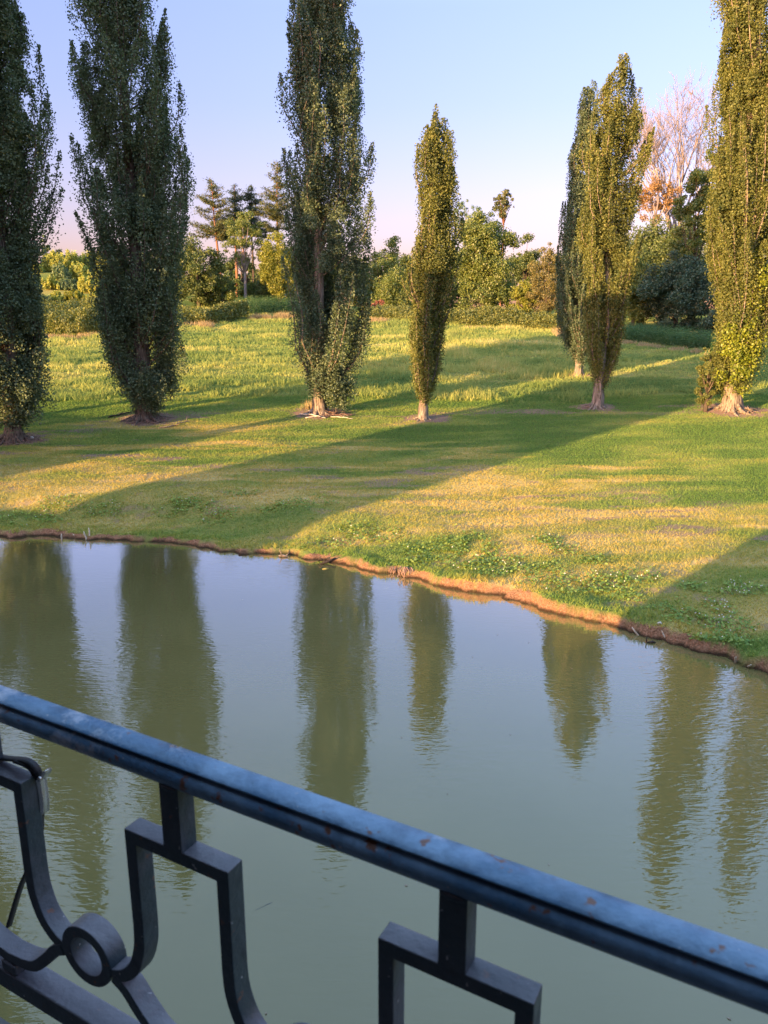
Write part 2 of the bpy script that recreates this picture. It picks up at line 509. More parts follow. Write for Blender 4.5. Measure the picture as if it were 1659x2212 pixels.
def plain(name, c, rough=.6, metal=0, noise=.15, scale=8):
    m, nt, out = mat_new(name)
    tc = nd(nt, 'ShaderNodeTexCoord')
    n = nd(nt, 'ShaderNodeTexNoise'); n.inputs['Scale'].default_value = scale; n.inputs['Detail'].default_value = 5
    nt.links.new(tc.outputs['Object'], n.inputs['Vector'])
    r = ramp(nt, [(.3, tuple(v * (1 - noise) for v in c)), (.7, tuple(min(1, v * (1 + noise)) for v in c))], n.outputs['Fac'])
    b = nd(nt, 'ShaderNodeBsdfPrincipled'); b.inputs['Roughness'].default_value = rough; b.inputs['Metallic'].default_value = metal
    nt.links.new(r.outputs[0], b.inputs['Base Color'])
    nt.links.new(b.outputs[0], out.inputs[0])
    return m


M['ground'] = ground_mat()
M['water'] = water_mat()
M['handrail'] = paint_mat('blue handrail paint', (.085, .185, .31), (.22, .35, .50), wear=.53, rough=.35, rust_at=.655, chalk=(-.62, -.18))
M['iron'] = paint_mat('dark blue iron paint', (.034, .055, .070), (.085, .098, .12), wear=.56, rough=.45, rust_at=.69, dust=(.23, .21, .235))
M['strap'] = plain('black webbing', (.012, .012, .016), .6)
M['steel'] = plain('steel buckle', (.55, .52, .50), .25, 1)
M['flower'] = plain('white clover', (.75, .74, .66), .8)
M['stone'] = plain('pale stone', (.62, .55, .48), .8)
M['yellow_leaf'] = plain('yellow leaf', (.62, .50, .12), .6)
M['wall'] = plain('dark brick wall', (.09, .065, .055), .85, 0, .3, 3)
M['slab'] = plain('balcony concrete', (.10, .10, .095), .85)
M['window'] = plain('dark window glass', (.02, .025, .03), .1)
M['carp'] = plain('fish back', (.075, .075, .055), .5)

# ------------------------------------------------------------------ ground sheet
def axis(fine0, fine1, step, lo, hi, mid=None):
    a = list(np.arange(fine0, fine1 + 1e-6, step))
    st = step
    x = fine1
    while x < hi:
        st = min(st * 1.07, 25); x += st; a.append(x)
    st = step; x = fine0
    pre = []
    while x > lo:
        st = min(st * 1.07, 25); x -= st; pre.append(x)
    return np.array(pre[::-1] + a)


xs = axis(-16.5, 15.0, .105, -420, 420)
ys = np.concatenate([axis(14.8, 29.0, .095, -140, 29.0), 29.0 + np.cumsum(np.full(150, .15)), 51.5 + np.cumsum(np.full(150, .28)),
                     93.5 + np.cumsum(np.minimum(.4 * 1.06 ** np.arange(110), 25))])
ys = np.unique(np.round(ys, 4))
ys = ys[ys < 700]
GX, GY = np.meshgrid(xs, ys)
GS = shore_s(GX, GY)
GZ = height(GX, GY, GS)
nx, ny = len(xs), len(ys)
V = np.stack([GX, GY, GZ], -1).reshape(-1, 3)
idx = np.arange(nx * ny).reshape(ny, nx)
Q = np.stack([idx[:-1, :-1], idx[:-1, 1:], idx[1:, 1:], idx[1:, :-1]], -1).reshape(-1, 4)
acc = Acc(); acc.add(V, Q)
g = acc.build('ground', M['ground'], smooth=True)
tag(g, kind='structure')
for nm, val in (('dry', dryness(GX, GY)), ('bare', bareness(GX, GY)),
                ('soil', np.maximum(1 - sstep(.12, .30, GS + (fbm(GX * 2.2, GY * 2.2, 3) - .5) * .6), 0))):
    a = g.data.attributes.new(nm, 'FLOAT', 'POINT')
    a.data.foreach_set('value', val.astype(np.float32).ravel())

acc = Acc()
acc.add([(-420, -140, 0), (420, -140, 0), (420, 120, 0), (-420, 120, 0)], [[0, 1, 2, 3]])
w = acc.build('water', M['water'])
# keep the water only where the pond is: the ground covers it elsewhere
tag(w, kind='structure')

# ------------------------------------------------------------------ grass
def blades(acc, x, y, h, wdt, tint, lean=.5, tri=3):
    n = len(x)
    z = height(x, y) - .01
    base = np.stack([x, y, z], 1)
    for k in range(tri):
        an = rng.uniform(0, 2 * np.pi, n)
        off = rng.normal(0, 1, (n, 2)) * (wdt * 1.5)[:, None] * (k > 0)
        b = base.copy(); b[:, :2] += off
        d = np.stack([np.cos(an), np.sin(an), 0 * an], 1)
        l2 = rng.normal(0, lean, (n, 2)) * h[:, None]
        hh = h * rng.uniform(.6, 1.2, n)
        top = b + np.stack([l2[:, 0], l2[:, 1], hh], 1)
        V = np.stack([b - d * wdt[:, None], b + d * wdt[:, None], top], 1).reshape(-1, 3)
        acc.add(V, np.arange(3 * n).reshape(-1, 3), np.repeat(np.clip(tint + rng.normal(0, .1, n), 0, 1), 3))


def frustum_pts(n, y0, y1, margin=1.12, pw=1.0):
    """random points in the wedge of ground the photograph looks over"""
    u = rng.random(n)
    y = np.sqrt(y0 ** 2 + u * (y1 ** 2 - y0 ** 2))
    x = rng.uniform(-1, 1, n) * (y * .5 * margin + 1.0)
    return x, y


def turf():
    acc = Acc()
    x, y = frustum_pts(430000, 15.5, 52)
    s = shore_s(x, y)
    bare = bareness(x, y)
    keep = (s > .13 + .25 * fbm(x * 2.2, y * 2.2, 2) * .6) & (rng.random(len(x)) > bare * .9) & (rng.random(len(x)) < np.clip(1.25 - y / 60, .25, 1))
    x, y, s = x[keep], y[keep], s[keep]
    d = dryness(x, y)
    edge = np.exp(-((s - .4) / .35) ** 2)
    h = (.045 + .05 * fbm(x / 1.2, y / 1.2, 3)) * (1 + .9 * edge)
    h *= 1 + .5 * sstep(44, 52, y)
    w_ = .007 + .0003 * y
    blades(acc, x, y, h, w_ * np.ones(len(x)), d * .9, .55, 2)
    o = acc.build('turf_grass', M['grass'])
    tag(o, kind='stuff')
    # rough meadow beyond the row of poplars
    acc = Acc()
    x, y = frustum_pts(210000, 48.5, 128, 1.2)
    edge = 50.5 + 2.2 * (fbm(x / 5, y * 0, 3) - .5) * 2 - .06 * np.abs(x) + np.where(x > 13, 2.5, 0)
    lim = np.interp(x, [-60, -37.6, -25, -12.3, -1.8, 9.8, 20.5, 25.3, 30.6, 45], [86, 88, 99.5, 111, 108, 99, 95, 84, 76.5, 60])
    keep = (y > edge) & (y < lim + 9)
    x, y = x[keep], y[keep]
    d = dryness(x, y)
    tall = sstep(.45, .62, fbm(x / 5.5 + 9, y / 4 + 2, 3)) * np.exp(-((x - 9) / 11) ** 2)
    tall = np.maximum(tall, .45 * sstep(.55, .7, fbm(x / 3 + 2, y / 1.6, 3)))
    mown = sstep(14, 20, x) * (1 - sstep(0, 1, tall * 0)) * .5
    h = (.08 + .22 * sstep(.35, .7, fbm(x / 2.6 + y * .1, y / 1.0 + 31, 3)) + .42 * tall) * (1 - mown * .6) * (1 + .3 * rng.random(len(x)))
    w_ = .013 + .00035 * y
    blades(acc, x, y, h, w_ * np.ones(len(x)), np.clip(d * .8 + tall * .28, 0, 1), .38, 3)
    o = acc.build('meadow_grass', M['meadow'])
    tag(o, kind='stuff')


turf()

# broad-leaved weeds and white clover along the bank
WEEDS = [(130, 1092, 40, 9, 1), (222, 1106, 32, 10, 1), (400, 1098, 60, 10, .3), (372, 1096, 45, 8, .4), (660, 1088, 60, 9, .3), (585, 1098, 30, 6, .3),
         (480, 1122, 40, 8, .6), (520, 1066, 35, 6, .2), (60, 1128, 60, 9, .2), (820, 1160, 55, 12, .5), (770, 1148, 40, 9, .5), (700, 1180, 60, 10, .5), (930, 1190, 70, 22, .1),
         (1010, 1205, 60, 26, .6), (1075, 1225, 70, 24, .8), (1150, 1240, 70, 24, .5), (1240, 1270, 80, 22, .4), (1320, 1295, 60, 18, .3), (1030, 1180, 30, 30, .1),
         (1210, 1190, 30, 10, .8), (1330, 1255, 50, 14, 1), (1390, 1250, 40, 12, 1), (1280, 1215, 25, 8, .2), (1180, 1170, 25, 8, .5), (990, 1170, 25, 25, .1), (880, 1210, 50, 12, .2),
         (1540, 1322, 42, 26, 2.2), (1590, 1272, 55, 14, 1.6), (1470, 1325, 60, 18, .2), (1560, 1360, 60, 14, .2), (1620, 1390, 50, 14, .6), (1525, 1385, 50, 10, .2), (1500, 1270, 25, 8, .2)]
wa, fa = Acc(), Acc()
for px, py, hx, hy, fl in WEEDS:
    c = ground(px, py)
    D = np.hypot(c[0], c[1]); sx = hx / FPX * D * 1.1; sy = hy / FPX * D / (CAM_H / D) * .95
    n = int(min(2600, 420 * sx * sy + 120))
    r_ = np.sqrt(rng.random(n)); th = rng.uniform(0, 2 * np.pi, n)
    x = c[0] + r_ * np.cos(th) * sx + rng.normal(0, .15, n); y = c[1] + r_ * np.sin(th) * sy + rng.normal(0, .15, n)
    k = (fbm(x * 2, y * 2, 2) > .38) & (shore_s(x, y) > .12)
    x, y = x[k], y[k]; n = len(x)
    z = height(x, y) + rng.uniform(.02, .13, n)
    leaves(wa, np.stack([x, y, z], 1), np.full(n, .085), .8, .8, rng.uniform(.1, .8, n))
    m = int(n * .06 * fl * (1 if px > 1440 or px < 600 else .45))
    if m:
        i = rng.integers(0, n, m)
        fc = np.stack([x[i] + rng.normal(0, .05, m), y[i] + rng.normal(0, .05, m), z[i] + .05], 1)
        for ax in range(3):
            d = np.zeros(3); d[ax] = 1; e = np.roll(d, 1); L_ = rng.uniform(.016, .026, m)[:, None]
            VV = np.stack([fc - d * L_, fc + e * L_, fc + d * L_, fc - e * L_], 1).reshape(-1, 3)
            fa.add(VV, np.arange(4 * m).reshape(-1, 4))
o = wa.build('bank_weeds', leaf_mat('weed leaves', (.085, .16, .028), (.24, .29, .055), .3, .04, attr=True)); tag(o, kind='stuff')
o = fa.build('clover_flowers', M['flower']); tag(o, kind='stuff')

# ------------------------------------------------------------------ poplars
def trunk_flare(acc, base, r0, hgt, lean=(0, 0), top_r=.12, roots=6, n=14):
    zs = np.concatenate([np.linspace(0, 1.6, 7), np.linspace(2.4, hgt, 10)])
    ph = rng.uniform(0, 6.28, roots)
    V = []
    an = np.arange(n) / n * 2 * np.pi
    for z in zs:
        f = z / hgt
        r = r0 * (1 - f) ** .8 + top_r * f
        fl = math.exp(-z / .38)
        rr = r * (1 + fl * (.2 + .45 * np.max([np.maximum(0, np.cos(an - p)) ** 10 for p in ph], axis=0))) * (1 + .07 * rng.normal(0, 1, n))
        rr *= 1 + .10 * np.cos(an * 5 + ph[0]) * (z < 4)
        V.append(np.stack([base[0] + lean[0] * z + rr * np.cos(an), base[1] + lean[1] * z + rr * np.sin(an), np.full(n, base[2] - .12 + z)], 1))
    V = np.concatenate(V); m = len(zs)
    i = np.arange(m - 1)[:, None] * n; j = np.arange(n)[None, :]; k = (j + 1) % n
    Q = np.stack([i + j, i + k, i + n + k, i + n + j], -1).reshape(-1, 4)
    acc.add(V, Q)


def poplar(base_px, rows, top_z, mat, label, nl=140, per=520, leaf=.135, r0=.5, skip=.0, Y=None, group='lombardy poplars in a row on the far bank', extra=None,
           name='poplar_tree', gaps=.40, bright=None, bark='bark'):
    b = ground(*base_px)
    Y = b[1]
    zz, cc, rr = [], [], []
    for py, xl, xr in rows[::-1]:
        pl, pr = at(xl, py, Y), at(xr, py, Y)
        zz.append(pl[2]); cc.append((pl[0] + pr[0]) / 2); rr.append((pr[0] - pl[0]) / 2)
    zz, cc, rr = map(np.array, (zz, cc, rr))
    if zz[-1] < top_z - .3:
        dz = top_z - zz[-1]
        cc = np.append(cc, [cc[-1] + .2 * (cc[-1] - cc[-2]), cc[-1] + .1]); rr = np.append(rr, [rr[-1] * .72, .15])
        zz = np.append(zz, [zz[-1] + dz * .55, top_z])
    sd = rng.uniform(0, 50)
    rc = lambda z: np.interp(z, zz, rr)
    lob = lambda a, z: .74 + .52 * vnoise(np.asarray(a) * 1.3 + sd, np.asarray(z) * .42 + sd)
    cx = lambda z: np.interp(z, zz, cc)
    z0c = zz[0]
    root = empty(name, (b[0], b[1], b[2]), label, 'tree', group)
    ta, la = Acc(), Acc()
    H = top_z - b[2]
    topx = cx(top_z) - b[0]
    trunk_flare(ta, b, r0, H * .86, (topx / H * .9, 0), .05, 7)
    tx = lambda z: b[0] + (z - b[2]) / H * topx * .9
    per = int(per * 1.95); leaf = leaf * .76; nl = int(nl * .85)
    for k_ in range(9):
        a_ = k_ * .7 + rng.uniform(-.25, .25); L_ = rng.uniform(.7, 1.5) * (r0 / .45)
        q_ = np.array([.2, .45, .7, 1.0])
        P_ = np.stack([b[0] + np.cos(a_ + .25 * q_) * (r0 * .7 + L_ * q_ * .8), b[1] + np.sin(a_ + .25 * q_) * (r0 * .7 + L_ * q_ * .8), 0 * q_], 1)
        P_[:, 2] = height(P_[:, 0], P_[:, 1]) + np.array([.20, .07, .02, -.03]) * r0 / .45
        add_tube(ta, np.vstack([[b[0] + math.cos(a_) * r0 * .55, b[1] + math.sin(a_) * r0 * .55, b[2] + .5 * r0 / .45], P_]), np.array([.13, .12, .085, .055, .02]) * r0 / .45, 6)
    nb = max(26, nl // 4)
    bf = (np.arange(nb) + rng.random(nb)) / nb; bp_ = rng.uniform(0, 2 * np.pi, nb) + np.arange(nb) * 2.4; br_ = np.sqrt(rng.uniform(.22, 1.0, nb))
    for i in range(nl):
        j = i % nb
        f = float(np.clip(bf[j] + rng.normal(0, .022), 0, 1))
        zs = z0c + (top_z - z0c) * (f ** 1.2) * .9 - 1.3
        zs = max(zs, b[2] + .5)
        Ln = rng.uniform(.17, .34) * H * (1 - .45 * f)
        ze = min(zs + Ln, top_z)
        if ze - zs < 1:
            zs = ze - 1.2
        rho = float(np.clip(br_[j] + rng.normal(0, .11), .1, .99))
        ph = bp_[j] + rng.normal(0, .24); dph = rng.normal(0, .2)
        s = np.linspace(0, 1, 9)
        z = zs + (ze - zs) * s
        rad = (rho + .12 * s ** 3) * rc(z) * min(1.06, float(lob(ph, zs + Ln * .6))) * np.clip(s * (2.6 if f < .3 else 1.8), 0, 1) ** .75
        a = ph + dph * s
        wob = rng.normal(0, .06, (9, 2)).cumsum(0) * .5
        x = tx(z) * (1 - np.clip(s * 1.5, 0, 1)) + cx(z) * np.clip(s * 1.5, 0, 1) + rad * np.cos(a) + wob[:, 0]
        y = b[1] + rad * np.sin(a) * 1.0 + wob[:, 1]
        P = np.stack([x, y, z], 1)
        add_tube(ta, P, np.linspace(.06, .012, 9) * (.7 + .5 * rng.random()) * (1.2 - .6 * f), 4)
        n = int(per * (Ln / (.25 * H)) * rng.uniform(.6, 1.25))
        t = rng.uniform(.12, 1.03, n)
        k = np.clip((t * 8).astype(int), 0, 7); fr = t * 8 - k
        C = P[k] * (1 - fr)[:, None] + P[k + 1] * fr[:, None]
        sg = rng.uniform(.30, .44) * np.clip(rr.max() / 2.4, .5, 1.1) * (.6 + 1.7 * np.clip(t, 0, 1) * (1 - np.clip(t, 0, 1)) ** .8) * (1 - .72 * np.clip(t, 0, 1) ** 3)
        # sprays: leaves gather on short twigs
        nt_ = max(6, n // 26)
        tw = rng.integers(0, nt_, n)
        toff = rng.normal(0, 1, (nt_, 3)) * np.array([1, 1, 1.1])
        C = C + np.clip(toff[tw], -1.5, 1.5) * sg[:, None] * .74 + np.clip(rng.normal(0, 1, (n, 3)), -1.5, 1.5) * np.minimum(sg[:, None] * .32, .115) * np.array([1, 1, 1.5])
        C = C[C[:, 2] > b[2] + .25]
        leaves(la, C, np.full(len(C), leaf), .85)
    # upright sprays filling the crown out to its outline
    vol = np.maximum(rr, .1); zq = np.linspace(z0c, top_z, 60); wq = np.interp(zq, zz, rr) ** 1.25; wq /= wq.sum()
    nf = int(nl * 3.0)
    zf = rng.choice(zq, nf, p=wq) + rng.uniform(-.3, .3, nf)
    rf = np.sqrt(rng.uniform(.03, .62, nf)) * .95; af = rng.uniform(0, 2 * np.pi, nf)
    rf = np.where(zf < z0c + .4 * (top_z - z0c), np.minimum(1.0, rf * 1.22), rf)
    nn = int(per * .42)
    dens = vnoise(af * 1.1 + sd + 9, zf * .55)
    for z_, r_, a_, d_ in zip(zf, rf, af, dens):
        if d_ < gaps:
            continue
        R_ = rc(z_) * min(1.08, float(lob(a_, z_)))
        n = int(nn * rng.uniform(.5, 1.4) * min(1, .35 + R_ / 2.2))
        hgt = rng.uniform(.9, 2.1) * min(1, .4 + R_ / 2.4)
        q = rng.random(n)
        o_ = np.array([cx(z_) + r_ * R_ * math.cos(a_), b[1] + r_ * R_ * math.sin(a_), z_ - .3])
        wdt = .25 * min(1, .45 + R_ / 3) * (1.1 - .85 * q ** 1.6)
        tip = rng.normal(0, .10, 2)
        C = o_ + np.stack([tip[0] * q + np.clip(rng.normal(0, 1, n), -1.8, 1.8) * wdt, tip[1] * q + np.clip(rng.normal(0, 1, n), -1.8, 1.8) * wdt, q * hgt], 1)
        C = C[C[:, 2] > b[2] + .3]
        leaves(la, C, np.full(len(C), leaf * .95), .85)
    # leading shoot
    n = int(per * 1.2); q = rng.random(n) ** .8
    zl = top_z - (1 - q) * .16 * H
    C = np.stack([cx(zl), np.full(n, b[1]), zl], 1) + np.clip(rng.normal(0, 1, (n, 3)), -1.8, 1.8) * (.26 * (1.15 - q) + .05)[:, None]
    leaves(la, C, np.full(n, leaf), .85)
    if extra:
        for px, py, hw, hh, n in extra:
            c = at(px, py, Y - .6)
            sx = hw / FPX * Y; sz = hh / FPX * Y
            K = unit(max(8, n // 90)) * rng.uniform(.3, 1, (max(8, n // 90), 1)) * np.array([sx, sx, sz])
            C = c + np.array([0, .5, 0]) + K[rng.integers(0, len(K), n)] + np.clip(rng.normal(0, 1, (n, 3)), -1.6, 1.6) * np.array([.17, .17, .26])
            C = C[C[:, 2] > height(C[:, 0], C[:, 1]) + .05]
            leaves(la, C, np.full(len(C), leaf), .85)
    ta.build('trunk', M[bark], root, smooth=True, origin=None)
    la.build('crown', M[mat], root)
    if bright:
        ba = Acc()
        for px, py, hw, hh, n in bright:
            c = at(px, py, Y - 1.2)
            sx = hw / FPX * Y; sz = hh / FPX * Y
            K = unit(max(8, n // 60)) * rng.uniform(.3, 1, (max(8, n // 60), 1)) * np.array([sx, .8, sz])
            C = c + K[rng.integers(0, len(K), n)] + rng.normal(0, .2, (n, 3))
            leaves(ba, C, np.full(len(C), leaf * 1.25), .9)
        ba.build('leafy_shoots', M['poplar_bright'], root)
    for ch in list(root.children):
        ch.matrix_parent_inverse = root.matrix_world.inverted()
        ch.location = (-b[0], -b[1], -b[2])
        ch.matrix_parent_inverse.identity()
    return b


P1 = [(0, -55, 38), (50, -70, 66), (110, -78, 70), (200, -85, 85), (300, -90, 100), (400, -92, 102), (480, -95, 88), (560, -95, 92), (640, -98, 90), (700, -98, 96), (790, -80, 100), (850, -66, 92), (895, -40, 66), (925, -5, 50)]
P2 = [(0, 172, 342), (100, 162, 350), (200, 158, 372), (300, 170, 382), (400, 178, 400), (450, 184, 405), (540, 205, 396), (640, 214, 386), (720, 228, 398), (780, 245, 402), (830, 262, 390), (870, 276, 352), (888, 285, 345)]
P3 = [(0, 604, 765), (60, 606, 796), (150, 618, 802), (250, 600, 804), (350, 597, 806), (450, 608, 802), (550, 620, 800), (650, 634, 796), (720, 645, 790), (780, 655, 785), (830, 668, 750), (870, 690, 738)]
P4 = [(250, 928, 948), (300, 908, 975), (360, 890, 1000), (450, 893, 1000), (520, 884, 1000), (600, 876, 985), (650, 884, 970), (700, 886, 958), (760, 890, 950), (820, 896, 944), (868, 907, 930)]
P5 = [(140, 1335, 1362), (170, 1312, 1382), (210, 1290, 1392), (270, 1275, 1393), (350, 1268, 1392), (420, 1262, 1387), (480, 1255, 1380), (560, 1247, 1366), (640, 1256, 1350), (700, 1262, 1345), (760, 1268, 1336), (800, 1274, 1320), (832, 1283, 1303)]
P5B = [(180, 1262, 1292), (220, 1248, 1298), (290, 1240, 1302), (350, 1222, 1300), (420, 1220, 1295), (480, 1214, 1290), (550, 1205, 1285), (620, 1204, 1272), (700, 1208, 1268), (750, 1224, 1268), (785, 1238, 1262)]
P6 = [(0, 1552, 1690), (100, 1544, 1690), (200, 1538, 1690), (300, 1530, 1695), (400, 1522, 1695), (480, 1520, 1690), (560, 1524, 1685), (640, 1545, 1672), (700, 1556, 1660), (760, 1548, 1652), (810, 1540, 1645), (850, 1548, 1628)]
poplar((30, 950), P1, 28.5, 'poplar_shade', 'tall dark poplar cut off by the left edge of the photo', 150, 560, r0=.40, bark='bark_brown', extra=[(34, 850, 66, 62, 9000), (30, 905, 34, 22, 1800)])
poplar((315, 905), P2, 29.0, 'poplar_shade', 'tall dark poplar with the widest crown and a mound of roots, second from the left', 165, 600, r0=.46, bark='bark_brown', extra=[(318, 835, 60, 45, 8500), (322, 872, 30, 18, 1500)])
poplar((690, 892), P3, 27.5, 'poplar_shade', 'tall dark poplar with cut pale sticks beside its split pale trunk', 150, 580, r0=.38, extra=[(732, 845, 36, 38, 4200), (705, 820, 46, 40, 4500)])
poplar((913, 905), P4, 18.1, 'poplar', 'short slim poplar with a pointed sunlit crown and thin leaning trunk', 110, 330, leaf=.125, r0=.25)
poplar((1290, 880), P5, 21.4, 'poplar', 'sunlit poplar on a bare pale trunk, in front of a darker slim one', 120, 440, leaf=.13, r0=.32)
poplar((1250, 812), P5B, 23.5, 'poplar_shade', 'slim dark poplar half hidden behind a sunlit one, straw at its foot', 130, 440, leaf=.135, r0=.30)
poplar((1580, 885), P6, 32.0, 'poplar', 'large golden green poplar at the right edge with a tangle of roots', 195, 600, r0=.5,
       extra=[(1602, 690, 46, 120, 12000), (1560, 800, 22, 50, 2500)], bright=[(1602, 760, 44, 92, 3600), (1625, 620, 24, 80, 1100)])

P8 = [(y_, a_ + 205, min(b_, a_ + 150) + 190) for y_, a_, b_ in P6]
poplar((1800, 905), P8, 31.0, 'poplar', 'tall poplar just beyond the right edge, seen mainly as a reflection', 110, 420, r0=.5)

# unseen trees added further left on the bank; their crowns shade the dark poplars
def lofty(u, v, r, zb, zt, n):
    x, y = uv(u, v)
    z = gz(x, y)
    root = empty('shade_tree', (x, y, z), 'unseen tall tree added on the left bank to shade the dark poplars', 'tree', 'unseen shade trees added on the left bank')
    ta, la = Acc(), Acc()
    trunk_flare(ta, (0, 0, 0), .45, zt - z - 3, (0, 0), .08, 5)
    K = rng.uniform(-1, 1, (90, 3)); K = K[np.hypot(K[:, 0], K[:, 1]) < 1]
    K = K * np.array([r * .8, r * .8, (zt - zb) / 2 * .95]) + np.array([0, 0, (zt + zb) / 2 - z])
    C = K[rng.integers(0, len(K), n)] + rng.normal(0, .62, (n, 3))
    leaves(la, C, np.full(n, .5), .9)
    ta.build('trunk', M['bark'], root, smooth=True); la.build('crown', M['poplar_shade'], root)


for u, v, r in ((-36.0, 6.5, 2.3), (-40.2, 4, 2.2), (-43.6, 3, 2.0), (-47.0, 4, 1.6)):
    lofty(u, v, r * 1.1, 8.2, 36, 15000)

# ------------------------------------------------------------------ background trees
def finish(root, ta, la, bark, leafm, b, extra=None):
    if ta.n:
        ta.build('trunk', M[bark], root, smooth=True, origin=b).location = (0, 0, 0)
    if la.n:
        la.build('crown', M[leafm], root, origin=b).location = (0, 0, 0)


def broadleaf(label, px, yt, hw, Y, mat, n=7000, leaf=.30, yb=None, name='broadleaf_tree', cat='tree', group=None, bark='bark_dark', nc=60, upr=.8, droop=0., top=1.0, cr=.26, fill=1.0):
    t = at(px, yt, Y)
    x, y = t[0], Y
    gzv = gz(x, y)
    b = np.array([x, y, gzv])
    zb = at(px, yb, Y)[2] if yb else gzv + .02 * (t[2] - gzv)
    zb = max(zb - .4, gzv - .3)
    n = int(n * 2.4); leaf = leaf * .68; nc = int(nc * 1.5); cr = cr * .9
    rx = hw / FPX * Y * 1.06; rz = max((t[2] - zb) / 2, .3)
    c = np.array([x, y, zb + rz])
    root = empty(name, b, label, cat, group)
    ta, la = Acc(), Acc()
    K = unit(nc) * rng.uniform(.2, 1.12, (nc, 1)) ** .65 * .93
    K[:, 2] = np.clip(K[:, 2], -.95, 1)
    wd = np.where(K[:, 2] > 0, 1 - .35 * K[:, 2] ** 2 * top, 1)
    KW = K * np.array([rx, rx * .9, rz]) * np.stack([wd, wd, np.ones(nc)], 1)
    KW += c
    ks = cr * min(rx, rz * 1.2) * rng.uniform(.45, 1.5, nc)
    w = ks ** 2; w /= w.sum()
    i = rng.choice(nc, n, p=w)
    U = unit(n) * rng.uniform(.1, 1.0, (n, 1)) ** .6
    st = rng.random(n) < .16
    U[st] *= rng.uniform(1.0, 1.6, (int(st.sum()), 1))
    U[:, 2] *= upr
    C = KW[i] + U * ks[i][:, None]
    if droop:
        C[:, 2] -= droop * rng.random(n) ** 2 * ks[i] * 3
    C = C[C[:, 2] > gzv + .05]
    leaves(la, C, np.full(len(C), leaf), .8)
    h = c[2] - gzv + rz * .55
    add_tube(ta, [(x + .05 * math.sin(q * 3), y, gzv - .15 + q * h) for q in np.linspace(0, 1, 7)], np.linspace(.045 * rx + .12, .03, 7), 7)
    for k in rng.choice(nc, min(14, nc), replace=False):
        e = KW[k]; s0 = np.array([x, y, max(gzv + max(.3, (e[2] - gzv) * .5), c[2] - rz * 1.15)])
        mid = (s0 + e) / 2 + np.array([0, 0, -.06 * rx])
        add_tube(ta, [s0, mid, e], [.06 + .012 * rx, .05, .02], 4)
    finish(root, ta, la, bark, mat, b)
    return root


def conifer(label, px, yt, hw, Y, mat, yb, n=26, name='pine_tree', droop=.0, open_=.6, bark='bark_red', left=1.0, group=None, tuft=.42, dense=1.0, flat=0.0, px_b=None):
    t = at(px, yt, Y)
    xb = at(px_b if px_b else px, yb, Y)[0]
    gzv = gz(xb, Y)
    b = np.array([xb, Y, gzv])
    H = t[2] - gzv
    R0 = hw / FPX * Y
    zlow = at(px, yb, Y)[2]
    root = empty(name, b, label, 'tree', group)
    ta, la = Acc(), Acc()
    add_tube(ta, [(xb + (t[0] - xb) * q + .08 * math.sin(q * 7), Y, gzv - .2 + (H + .1) * q) for q in np.linspace(0, 1, 9)], np.linspace(.09 + .011 * H, .03, 9), 7)
    for k in range(int(n * 2.8)):
        f = rng.random() ** .85
        z = t[2] - (t[2] - zlow) * f
        q = (z - gzv) / H
        L = R0 * (.10 + .90 * min(1, f * 1.15) ** .8) * rng.uniform(.35, 1.12)
        ph = rng.uniform(0, 6.28)
        if math.cos(ph) < 0:
            L *= left
        s = np.linspace(0, 1, 6)
        x0 = xb + (t[0] - xb) * q
        up = rng.uniform(-.16, .12) + .25 * (1 - f) - droop
        P = np.stack([x0 + np.cos(ph) * L * s, Y + np.sin(ph) * L * s, z + L * (up * s + (.22 - droop * .3) * s ** 2.2)], 1)
        add_tube(ta, P, np.linspace(.035 + .008 * L, .012, 6), 3)
        m = int(dense * 58 * L ** 1.1 + 14)
        tt = rng.uniform(open_ * .45, 1.02, m)
        kk = np.clip((tt * 5).astype(int), 0, 4); fr = tt * 5 - kk
        C = P[kk] * (1 - fr)[:, None] + P[kk + 1] * fr[:, None]
        C = C + rng.normal(0, 1, (m, 3)) * np.array([.26, .26, .12]) * (R0 / 3.2) ** .5
        leaves(la, C, np.full(m, tuft), .22, .3)
    finish(root, ta, la, bark, mat, b)
    return root


